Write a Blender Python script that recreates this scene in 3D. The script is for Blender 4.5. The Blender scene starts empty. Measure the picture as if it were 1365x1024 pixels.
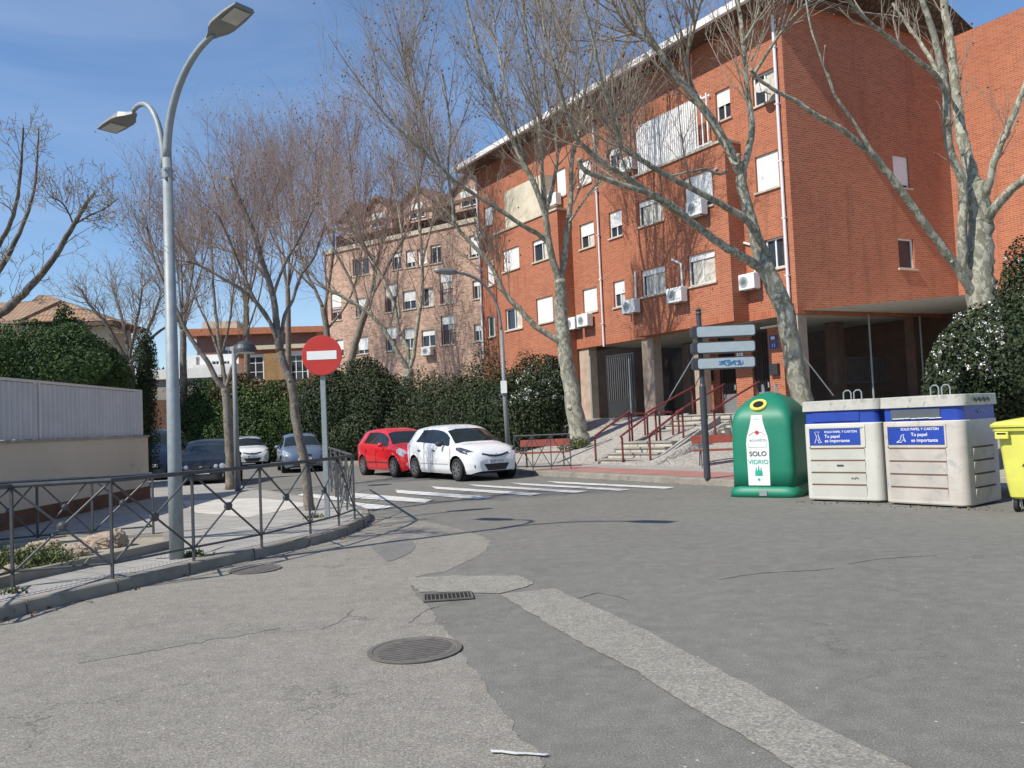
import bpy, math, random
import numpy as np
from mathutils import Vector, Matrix
C = bpy.context.scene.collection
SC = bpy.context.scene
R = math.radians
random.seed(4)
# ---------------------------------------------------------------- camera, sky, sun
FPX, CAMH, PITCH, ROLL = 1100.0, 1.6, math.atan(50/1100), .0435
cF = np.array([0, math.cos(PITCH), math.sin(PITCH)])
_U0 = np.cross(np.array([1, 0, 0.]), cF)
cR = np.array([1, 0, 0.])*math.cos(ROLL)-_U0*math.sin(ROLL)
cU = np.cross(cR, cF)
cam = bpy.data.cameras.new('camera'); cam.sensor_width = 36; cam.lens = FPX/1365*36
cam.clip_end = 3000; cam.clip_start = .05
co = bpy.data.objects.new('camera', cam); C.objects.link(co); SC.camera = co
co.matrix_world = Matrix(((cR[0], cU[0], -cF[0], 0), (cR[1], cU[1], -cF[1], 0), (cR[2], cU[2], -cF[2], CAMH), (0, 0, 0, 1)))
SUN_AZ, SUN_EL = R(236.5), R(46)
w = bpy.data.worlds.new("World"); SC.world = w; w.use_nodes = True
nt = w.node_tree; bg = nt.nodes['Background']; bg.inputs[1].default_value = .128
sky = nt.nodes.new('ShaderNodeTexSky'); sky.sky_type = 'NISHITA'; sky.sun_disc = False
sky.sun_elevation = SUN_EL; sky.sun_rotation = SUN_AZ; sky.air_density = 1.1; sky.dust_density = .15; sky.ozone_density = 5.
# faint high cirrus in the sky itself
tc = nt.nodes.new('ShaderNodeTexCoord'); mp = nt.nodes.new('ShaderNodeMapping'); mp.inputs['Scale'].default_value = (1.2, 1.2, 5)
ns = nt.nodes.new('ShaderNodeTexNoise'); ns.inputs['Scale'].default_value = 1.6; ns.inputs['Detail'].default_value = 5
ns.inputs['Distortion'].default_value = .8
cr = nt.nodes.new('ShaderNodeValToRGB'); cr.color_ramp.elements[0].position = .42; cr.color_ramp.elements[1].position = .85
cr.color_ramp.elements[1].color = (.22, .22, .22, 1)
mx = nt.nodes.new('ShaderNodeMix'); mx.data_type = 'RGBA'; mx.inputs[7].default_value = (6.2, 6.6, 7.2, 1)
L = nt.links.new
L(tc.outputs['Generated'], mp.inputs[0]); L(mp.outputs[0], ns.inputs[0]); L(ns.outputs[0], cr.inputs[0])
L(cr.outputs[0], mx.inputs[0]); L(sky.outputs[0], mx.inputs[6]); mt = nt.nodes.new('ShaderNodeMix'); mt.data_type = 'RGBA'; mt.blend_type = 'MULTIPLY'; mt.inputs[0].default_value = 1; mt.inputs[7].default_value = (.96, 1.01, 1.07, 1)
L(mx.outputs[2], mt.inputs[6]); L(mt.outputs[2], bg.inputs[0])
sl = bpy.data.lights.new('sun', 'SUN'); sl.energy = 4.9; sl.angle = R(.5); sl.color = (1, .94, .84)
so = bpy.data.objects.new('sun', sl); C.objects.link(so)
sd = Vector((math.sin(SUN_AZ)*math.cos(SUN_EL), math.cos(SUN_AZ)*math.cos(SUN_EL), math.sin(SUN_EL)))
so.rotation_euler = sd.to_track_quat('Z', 'Y').to_euler(); so.location = (0, 0, 40)
SC.view_settings.view_transform = 'Standard'; SC.view_settings.look = 'None'
SC.view_settings.exposure = 0.16; SC.view_settings.gamma = 1

# ---------------------------------------------------------------- placing from the photo's sight lines onto real planes
CAM = np.array([0, 0, CAMH])
def ray(x, y): return cF+cR*((x-682.5)/FPX)+cU*((512-y)/FPX)
def G(x, y, z=0.):
    d = ray(x, y); return CAM+d*((z-CAMH)/d[2])
def D(x, y, Y):
    d = ray(x, y); return CAM+d*(Y/d[1])
class Plane:
    def __init__(s, O, t, n): s.O = np.array(O, float); s.t = np.array(t, float); s.n = np.array(n, float)
    def uv(s, x, y):
        d = ray(x, y); k = ((s.O-CAM)@s.n)/(d@s.n); P = CAM+d*k
        return (P-s.O)@s.t, P[2]
    def P(s, u, v, o=0.):
        q = s.O+s.t*u+s.n*o; return (q[0], q[1], v)
    def off(s, o): return Plane(s.O+s.n*o, s.t, s.n)

# ---------------------------------------------------------------- mesh builder
class MB:
    def __init__(s): s.v = []; s.f = []; s.m = []
    def add(s, vs, fs, mi=0):
        b = len(s.v); s.v += [tuple(map(float, q)) for q in vs]
        for f in fs: s.f.append([b+i for i in f]); s.m.append(mi)
        return s
    def box(s, c, size, rz=0., mi=0, tilt=None):
        x, y, z = [k/2 for k in size]; M = Matrix.Rotation(rz, 3, 'Z')
        if tilt is not None: M = M @ tilt
        vs = [Vector(c)+M @ Vector((a*x, b*y, e*z)) for a in (-1, 1) for b in (-1, 1) for e in (-1, 1)]
        return s.add(vs, [(0, 1, 3, 2), (4, 6, 7, 5), (0, 4, 5, 1), (2, 3, 7, 6), (0, 2, 6, 4), (1, 5, 7, 3)], mi)
    def pbox(s, pl, u0, u1, v0, v1, o0, o1, mi=0):        # box in a wall plane's frame
        vs = [pl.P(u, v, o) for u in (u0, u1) for o in (o0, o1) for v in (v0, v1)]
        return s.add(vs, [(0, 1, 3, 2), (4, 6, 7, 5), (0, 4, 5, 1), (2, 3, 7, 6), (0, 2, 6, 4), (1, 5, 7, 3)], mi)
    def hexa(s, lo, hi, mi=0):                             # lo, hi: four corners each
        return s.add(list(lo)+list(hi), [(3, 2, 1, 0), (4, 5, 6, 7), (0, 1, 5, 4), (1, 2, 6, 5), (2, 3, 7, 6), (3, 0, 4, 7)], mi)
    def prism(s, pts, z0, z1, mi=0):
        n = len(pts); g = lambda z, p: z(p[0], p[1]) if callable(z) else z
        return s.add([(p[0], p[1], g(z0, p)) for p in pts]+[(p[0], p[1], g(z1, p)) for p in pts],
                     [tuple(range(n-1, -1, -1)), tuple(range(n, 2*n))]+[(i, (i+1) % n, n+(i+1) % n, n+i) for i in range(n)], mi)
    def tube(s, pts, rad, n=8, mi=0, cap=True):
        pts = [Vector(p) for p in pts]; k = len(pts)
        if not hasattr(rad, '__len__'): rad = [rad]*k
        vs = []; a = None
        for i in range(k):
            t = (pts[min(i+1, k-1)]-pts[max(i-1, 0)]).normalized()
            if a is None:
                a = t.orthogonal().normalized()
            else:
                a = (a-t*a.dot(t)).normalized()
            b = t.cross(a)
            for j in range(n):
                w_ = 2*math.pi*j/n; vs.append(pts[i]+(a*math.cos(w_)+b*math.sin(w_))*rad[i])
        fs = [(i*n+j, i*n+(j+1) % n, (i+1)*n+(j+1) % n, (i+1)*n+j) for i in range(k-1) for j in range(n)]
        if cap: fs += [tuple(range(n-1, -1, -1)), tuple((k-1)*n+j for j in range(n))]
        return s.add(vs, fs, mi)
    def lathe(s, prof, c=(0, 0, 0), n=24, mi=0, M=None):
        vs = []
        for r_, z in prof:
            for j in range(n):
                a = 2*math.pi*j/n; q = Vector((r_*math.cos(a), r_*math.sin(a), z))
                if M is not None: q = M @ q
                vs.append(q+Vector(c))
        k = len(prof)
        fs = [(i*n+j, i*n+(j+1) % n, (i+1)*n+(j+1) % n, (i+1)*n+j) for i in range(k-1) for j in range(n)]
        fs += [tuple(range(n-1, -1, -1)), tuple((k-1)*n+j for j in range(n))]
        return s.add(vs, fs, mi)
    def build(s, name, mats, parent=None, smooth=False, bevel=0, base=None, uvs=True):
        if not isinstance(mats, (list, tuple)): mats = [mats]
        off = np.zeros(3)
        if base is not None: off = np.array(base, float)
        elif parent is not None: off = ROOTLOC.get(root_of(parent).name, np.zeros(3))
        me = bpy.data.meshes.new(name)
        V = np.array(s.v)-off
        me.from_pydata(V.tolist(), [], s.f)
        for m in mats: me.materials.append(m)
        if len(mats) > 1: me.polygons.foreach_set('material_index', s.m)
        if uvs: box_uv(me, off)
        me.validate()
        if smooth: me.shade_smooth()
        o = bpy.data.objects.new(name, me); C.objects.link(o)
        if parent is not None: o.parent = parent
        elif base is not None: o.location = off; ROOTLOC[o.name] = off
        if bevel:
            b = o.modifiers.new('bevel', 'BEVEL'); b.width = bevel; b.segments = 2; b.limit_method = 'ANGLE'
        return o
ROOTLOC = {}
def root_of(o):
    while o.parent is not None: o = o.parent
    return o
def box_uv(me, off=(0, 0, 0)):
    """UV in metres: u runs along the face horizontally, v is height (or plan x,y on level faces)"""
    uv = me.uv_layers.new(name='UVMap'); n = len(me.polygons)
    if n > 60000: return
    co_ = np.empty(len(me.vertices)*3); me.vertices.foreach_get('co', co_); co_ = co_.reshape(-1, 3)+np.array(off)
    no = np.empty(n*3); me.polygons.foreach_get('normal', no); no = no.reshape(-1, 3)
    lt = np.empty(n, int); me.polygons.foreach_get('loop_total', lt)
    lv = np.empty(len(me.loops), int); me.loops.foreach_get('vertex_index', lv)
    N = np.repeat(no, lt, axis=0); P = co_[lv]
    T = np.stack([-N[:, 1], N[:, 0]], 1); l = np.linalg.norm(T, axis=1); flat = l < .6
    T = T/np.maximum(l, 1e-6)[:, None]
    u = (P[:, 0]*T[:, 0]+P[:, 1]*T[:, 1]); v = P[:, 2].copy()
    u[flat] = P[flat, 0]; v[flat] = P[flat, 1]
    uv.data.foreach_set('uv', np.stack([u, v], 1).ravel())
def tag(o, label=None, cat=None, group=None, kind=None):
    if label: o['label'] = label
    if cat: o['category'] = cat
    if group: o['group'] = group
    if kind: o['kind'] = kind
    return o
def thing(name, label, cat, loc=(0, 0, 0), rz=0., group=None, world=False):
    o = bpy.data.objects.new(name, None); C.objects.link(o); o.empty_display_size = .2
    o.location = loc; o.rotation_euler = (0, 0, rz)
    if world: ROOTLOC[o.name] = np.array(loc, float)       # its parts are given in world coordinates
    return tag(o, label, cat, group)
def np_mesh(name, V, Q, mats, parent=None, smooth=False, mi=None, base=None, tri=False):
    k = 3 if tri else 4
    off = np.zeros(3)
    if base is not None: off = np.array(base, float)
    elif parent is not None: off = ROOTLOC.get(root_of(parent).name, np.zeros(3))
    me = bpy.data.meshes.new(name); V = V-off
    me.vertices.add(len(V)); me.vertices.foreach_set('co', V.astype(np.float32).ravel())
    me.loops.add(len(Q)*k); me.loops.foreach_set('vertex_index', Q.astype(np.int32).ravel())
    me.polygons.add(len(Q)); me.polygons.foreach_set('loop_start', np.arange(0, len(Q)*k, k, dtype=np.int32))
    try: me.polygons.foreach_set('loop_total', np.full(len(Q), k, dtype=np.int32))
    except Exception: pass
    if not isinstance(mats, (list, tuple)): mats = [mats]
    for m in mats: me.materials.append(m)
    if mi is not None: me.polygons.foreach_set('material_index', mi.astype(np.int32))
    if smooth: me.polygons.foreach_set('use_smooth', np.ones(len(Q), bool))
    me.update(calc_edges=True)
    o = bpy.data.objects.new(name, me); C.objects.link(o)
    if parent is not None: o.parent = parent
    elif base is not None: o.location = off
    return o
def copy_tree(o, parent=None):
    c = o.copy(); C.objects.link(c)
    if parent is not None: c.parent = parent
    for ch in [k for k in bpy.data.objects if k.parent is o]: copy_tree(ch, c)
    return c
def text_mesh(txt, size, M, mb, mi=0, align='CENTER', bold=0.0, ext=.001):
    cu = bpy.data.curves.new('t', 'FONT'); cu.body = txt; cu.size = size; cu.align_x = align; cu.align_y = 'CENTER'
    cu.offset = bold; cu.extrude = ext
    ob = bpy.data.objects.new('t', cu); C.objects.link(ob)
    dg = bpy.context.evaluated_depsgraph_get(); me = bpy.data.meshes.new_from_object(ob.evaluated_get(dg))
    mb.add([M @ v.co for v in me.vertices], [tuple(p.vertices) for p in me.polygons], mi)
    bpy.data.objects.remove(ob); bpy.data.meshes.remove(me); bpy.data.curves.remove(cu)
def face_M(origin, right, up):
    r_ = Vector(right).normalized(); u_ = Vector(up).normalized(); n_ = r_.cross(u_)
    return Matrix(((r_.x, u_.x, n_.x, origin[0]), (r_.y, u_.y, n_.y, origin[1]), (r_.z, u_.z, n_.z, origin[2]), (0, 0, 0, 1)))

# ---------------------------------------------------------------- materials
def newmat(name):
    m = bpy.data.materials.new(name); m.use_nodes = True
    nt = m.node_tree; return m, nt, nt.nodes['Principled BSDF'], nt.nodes.new, nt.links.new
def ramp(nt, stops):
    r_ = nt.nodes.new('ShaderNodeValToRGB'); e = r_.color_ramp.elements
    while len(e) < len(stops): e.new(.5)
    for k, (p, c) in zip(e, stops):
        k.position = p; k.color = (c, c, c, 1) if not hasattr(c, '__len__') else (*c, 1)
    return r_
def noise(nt, scale, detail=4, rough=.55, vec=None, dist=0., coord='Object'):
    n = nt.nodes.new('ShaderNodeTexNoise'); n.inputs['Scale'].default_value = scale
    n.inputs['Detail'].default_value = detail; n.inputs['Roughness'].default_value = rough; n.inputs['Distortion'].default_value = dist
    if vec is None:
        t = nt.nodes.new('ShaderNodeTexCoord'); vec = t.outputs[coord]
    nt.links.new(vec, n.inputs['Vector']); return n
def mixc(nt, f, a, b, mode='MIX'):
    m = nt.nodes.new('ShaderNodeMix'); m.data_type = 'RGBA'; m.blend_type = mode
    for i, k in ((0, f), (6, a), (7, b)):
        if isinstance(k, bpy.types.NodeSocket): nt.links.new(k, m.inputs[i])
        elif i == 0: m.inputs[0].default_value = k
        else: m.inputs[i].default_value = (*k, 1)
    return m.outputs[2]
def bump(nt, bs, h, strength=.3, dist=.01):
    b = nt.nodes.new('ShaderNodeBump'); b.inputs['Strength'].default_value = strength; b.inputs['Distance'].default_value = dist
    nt.links.new(h, b.inputs['Height']); nt.links.new(b.outputs[0], bs.inputs['Normal'])
def pm(name, col, rough=.6, metal=0., var=.25, scale=3., dirt=None, bumps=0., coat=0., fine=None, trans=0.):
    """painted / plain surface with uneven tone and wear"""
    m, nt, bs, N, Lk = newmat(name)
    n1 = noise(nt, scale, 6); c2 = tuple(min(1, k*(1-var)) for k in col)
    c = mixc(nt, ramp_out(nt, n1.outputs[0], [(.35, 0.), (.7, 1.)]), col, c2)
    if dirt:
        n2 = noise(nt, dirt[1], 8, .7, dist=.4)
        c = mixc(nt, ramp_out(nt, n2.outputs[0], [(dirt[2], 0.), (min(1, dirt[2]+.12), 1.)]), c, dirt[0])
    Lk(c, bs.inputs['Base Color']); bs.inputs['Roughness'].default_value = rough; bs.inputs['Metallic'].default_value = metal
    if coat: bs.inputs['Coat Weight'].default_value = coat; bs.inputs['Coat Roughness'].default_value = .06
    if bumps:
        n3 = noise(nt, fine or scale*12, 4); bump(nt, bs, n3.outputs[0], bumps, .01)
    return m
def ramp_out(nt, sock, stops):
    r_ = ramp(nt, stops); nt.links.new(sock, r_.inputs[0]); return r_.outputs[0]
def brick(name, c1, c2, mortar, bw=.25, rh=.072, ms=.009, stain=(.10, .05, .035), stain_amt=.5, vert=False):
    m, nt, bs, N, Lk = newmat(name)
    t = N('ShaderNodeTexCoord'); mp = N('ShaderNodeMapping'); Lk(t.outputs['UV'], mp.inputs[0])
    if vert: mp.inputs['Rotation'].default_value = (0, 0, math.pi/2)
    b = N('ShaderNodeTexBrick'); Lk(mp.outputs[0], b.inputs['Vector'])
    b.inputs['Color1'].default_value = (*c1, 1); b.inputs['Color2'].default_value = (*c2, 1); b.inputs['Mortar'].default_value = (*mortar, 1)
    b.inputs['Scale'].default_value = 1; b.inputs['Brick Width'].default_value = bw; b.inputs['Row Height'].default_value = rh
    b.inputs['Mortar Size'].default_value = ms; b.inputs['Mortar Smooth'].default_value = .3; b.inputs['Bias'].default_value = -.1
    n1 = noise(nt, .35, 6, .6, t.outputs['UV']); c = mixc(nt, ramp_out(nt, n1.outputs[0], [(.4, 0.), (.75, .35)]), b.outputs[0], tuple(k*.6 for k in c1))
    m2 = N('ShaderNodeMapping'); m2.inputs['Scale'].default_value = (1.4, .12, 1); Lk(t.outputs['UV'], m2.inputs[0])
    n2 = noise(nt, 1.6, 5, .6, m2.outputs[0])
    c = mixc(nt, ramp_out(nt, n2.outputs[0], [(.54, 0.), (.72, stain_amt)]), c, stain)
    n4 = noise(nt, 14, 3, .6, t.outputs['UV']); c = mixc(nt, ramp_out(nt, n4.outputs[0], [(.3, .25), (.7, 0.)]), c, tuple(k*.45 for k in c1))
    Lk(c, bs.inputs['Base Color']); bs.inputs['Roughness'].default_value = .9
    inv = ramp_out(nt, b.outputs[1], [(0, 1.), (1, 0.)]); bump(nt, bs, inv, .55, .012)
    return m
def asphalt(name, base, light, scale=1., crack=.5):
    m, nt, bs, N, Lk = newmat(name)
    t = N('ShaderNodeTexCoord'); P = t.outputs['Object']
    n1 = noise(nt, .5, 6, .6, P); n2 = noise(nt, 105*scale, 4, .75, P); n3 = noise(nt, 6, 5, .65, P)
    c = mixc(nt, ramp_out(nt, n1.outputs[0], [(.3, 0.), (.7, 1.)]), base, tuple(k*.82 for k in base))
    c = mixc(nt, ramp_out(nt, n3.outputs[0], [(.4, 0.), (.8, .35)]), c, light)
    c = mixc(nt, ramp_out(nt, n2.outputs[0], [(.36, .75), (.49, 0.)]), c, tuple(k*.35 for k in base))
    c = mixc(nt, ramp_out(nt, n2.outputs[0], [(.54, 0.), (.66, 1.)]), c, light)
    v = N('ShaderNodeTexVoronoi'); v.inputs['Scale'].default_value = 7; Lk(P, v.inputs['Vector'])       # scattered pale chips
    c = mixc(nt, ramp_out(nt, v.outputs['Distance'], [(.03, .9), (.07, 0.)]), c, (.55, .53, .49))
    v2 = N('ShaderNodeTexVoronoi'); v2.inputs['Scale'].default_value = 28; Lk(P, v2.inputs['Vector'])
    c = mixc(nt, ramp_out(nt, v2.outputs['Distance'], [(.1, .45), (.2, 0.)]), c, light)
    # cracks: edges of big warped cells, broken by noise
    nw = noise(nt, 1.3, 6, .65, P); va = N('ShaderNodeVectorMath'); va.operation = 'MULTIPLY_ADD'
    Lk(nw.outputs['Color'], va.inputs[0]); va.inputs[1].default_value = (2.2, 2.2, 0); Lk(P, va.inputs[2])
    v3 = N('ShaderNodeTexVoronoi'); v3.feature = 'DISTANCE_TO_EDGE'; v3.inputs['Scale'].default_value = .42; Lk(va.outputs[0], v3.inputs['Vector'])
    e = ramp_out(nt, v3.outputs['Distance'], [(.001, 1.), (.0052, 0.)])
    br = ramp_out(nt, noise(nt, .55, 3, .5, P).outputs[0], [(.49, 0.), (.56, crack)])
    mm = N('ShaderNodeMath'); mm.operation = 'MULTIPLY'; Lk(e, mm.inputs[0]); Lk(br, mm.inputs[1])
    c = mixc(nt, mm.outputs[0], c, (.03, .028, .025))
    st = noise(nt, .9, 7, .7, P, .6)                                                                   # oil and water stains
    c = mixc(nt, ramp_out(nt, st.outputs[0], [(.56, 0.), (.72, .4)]), c, tuple(k*.45 for k in base))
    Lk(c, bs.inputs['Base Color']); bs.inputs['Roughness'].default_value = .88
    bump(nt, bs, n2.outputs[0], .45, .008)
    return m
def paving(name, c1, c2, joint, w_=.4, h_=.4, rot=0.57, ms=.013):
    m, nt, bs, N, Lk = newmat(name)
    t = N('ShaderNodeTexCoord'); mp = N('ShaderNodeMapping'); mp.inputs['Rotation'].default_value = (0, 0, rot); Lk(t.outputs['Object'], mp.inputs[0])
    b = N('ShaderNodeTexBrick'); b.offset = 0; Lk(mp.outputs[0], b.inputs['Vector'])
    b.inputs['Color1'].default_value = (*c1, 1); b.inputs['Color2'].default_value = (*c2, 1); b.inputs['Mortar'].default_value = (*joint, 1)
    b.inputs['Scale'].default_value = 1; b.inputs['Brick Width'].default_value = w_; b.inputs['Row Height'].default_value = h_
    b.inputs['Mortar Size'].default_value = ms
    n1 = noise(nt, 1.1, 7, .65); c = mixc(nt, ramp_out(nt, n1.outputs[0], [(.4, 0.), (.7, .55)]), b.outputs[0], tuple(k*.55 for k in c1))
    n2 = noise(nt, 45, 3); c = mixc(nt, ramp_out(nt, n2.outputs[0], [(.35, .35), (.6, 0.)]), c, tuple(k*.5 for k in c1))
    Lk(c, bs.inputs['Base Color']); bs.inputs['Roughness'].default_value = .85; bump(nt, bs, b.outputs[1], -.4, .01)
    return m
def bark(name, a, b, c_, scale=5.):
    m, nt, bs, N, Lk = newmat(name)
    t = N('ShaderNodeTexCoord'); mp = N('ShaderNodeMapping'); mp.inputs['Scale'].default_value = (1, 1, .55); Lk(t.outputs['Object'], mp.inputs[0])
    n1 = noise(nt, scale, 5, .6, mp.outputs[0], .7); n2 = noise(nt, scale*.5, 4, .6, mp.outputs[0], .4); n3 = noise(nt, 40, 4, .7, mp.outputs[0])
    c = mixc(nt, ramp_out(nt, n1.outputs[0], [(.475, 0.), (.50, 1.)]), a, b)
    c = mixc(nt, ramp_out(nt, n2.outputs[0], [(.55, 0.), (.575, .9)]), c, c_)
    c = mixc(nt, ramp_out(nt, n3.outputs[0], [(.3, .6), (.55, 0.)]), c, tuple(k*.5 for k in b))
    Lk(c, bs.inputs['Base Color']); bs.inputs['Roughness'].default_value = .9; bump(nt, bs, n3.outputs[0], .5, .02)
    return m
def leafmat(name, a, b, scale=1.2, rough=.55, trans=.0):
    m, nt, bs, N, Lk = newmat(name)
    g = N('ShaderNodeNewGeometry'); n1 = noise(nt, scale, 4)
    f = ramp_out(nt, n1.outputs[0], [(.35, 0.), (.65, 1.)])
    c = mixc(nt, f, a, b); c = mixc(nt, g.outputs['Random Per Island'], c, tuple(k*.5 for k in a), 'MIX')
    c2 = mixc(nt, .5, c, mixc(nt, f, a, b)); Lk(c2, bs.inputs['Base Color']); bs.inputs['Roughness'].default_value = rough; bs.inputs['Specular IOR Level'].default_value = .25
    return m
def glassmat(name, col=(.02, .025, .03), rough=.04):
    m, nt, bs, N, Lk = newmat(name); n1 = noise(nt, .8, 3)
    Lk(mixc(nt, n1.outputs[0], col, tuple(k*2.2 for k in col)), bs.inputs['Base Color'])
    bs.inputs['Roughness'].default_value = rough; bs.inputs['Specular IOR Level'].default_value = .5
    return m
def cobbles(name):
    m, nt, bs, N, Lk = newmat(name); t = N('ShaderNodeTexCoord'); P = t.outputs['Object']
    nw = noise(nt, 5, 4, .6, P); va = N('ShaderNodeVectorMath'); va.operation = 'MULTIPLY_ADD'; Lk(nw.outputs['Color'], va.inputs[0]); va.inputs[1].default_value = (.1, .1, .1); Lk(P, va.inputs[2])
    v = N('ShaderNodeTexVoronoi'); v.feature = 'DISTANCE_TO_EDGE'; v.inputs['Scale'].default_value = 5.5; Lk(va.outputs[0], v.inputs['Vector'])
    vc = N('ShaderNodeTexVoronoi'); vc.inputs['Scale'].default_value = 5.5; Lk(va.outputs[0], vc.inputs['Vector'])
    c = mixc(nt, ramp_out(nt, vc.outputs['Color'], [(.2, 0.), (.8, 1.)]), (.44, .41, .36), (.29, .275, .245))
    c = mixc(nt, ramp_out(nt, v.outputs['Distance'], [(.02, .85), (.09, 0.)]), c, (.13, .12, .10))
    c = mixc(nt, ramp_out(nt, noise(nt, 1.2, 6, .65, P).outputs[0], [(.42, .85), (.62, .25)]), c, (.38, .36, .32))
    c = mixc(nt, ramp_out(nt, noise(nt, 40, 4, .7, P).outputs[0], [(.35, .5), (.5, 0.)]), c, (.17, .16, .14))
    Lk(c, bs.inputs['Base Color']); bs.inputs['Roughness'].default_value = .92; bump(nt, bs, ramp_out(nt, v.outputs['Distance'], [(0, 0.), (.2, 1.)]), .7, .03); return m
def meshfence(name, col, cell=.06, w_=.1):
    m, nt, bs, N, Lk = newmat(name)
    t = N('ShaderNodeTexCoord'); sp = N('ShaderNodeSeparateXYZ'); Lk(t.outputs['UV'], sp.inputs[0])
    outs = []
    for op in ('ADD', 'SUBTRACT'):
        a = N('ShaderNodeMath'); a.operation = op; Lk(sp.outputs[0], a.inputs[0]); Lk(sp.outputs[1], a.inputs[1])
        b = N('ShaderNodeMath'); b.operation = 'PINGPONG'; Lk(a.outputs[0], b.inputs[0]); b.inputs[1].default_value = cell/2
        c = N('ShaderNodeMath'); c.operation = 'LESS_THAN'; Lk(b.outputs[0], c.inputs[0]); c.inputs[1].default_value = cell*w_/2
        outs.append(c.outputs[0])
    mx = N('ShaderNodeMath'); mx.operation = 'MAXIMUM'; Lk(outs[0], mx.inputs[0]); Lk(outs[1], mx.inputs[1])
    Lk(mx.outputs[0], bs.inputs['Alpha']); bs.inputs['Base Color'].default_value = (*col, 1); bs.inputs['Metallic'].default_value = .6
    bs.inputs['Roughness'].default_value = .5
    return m
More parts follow.
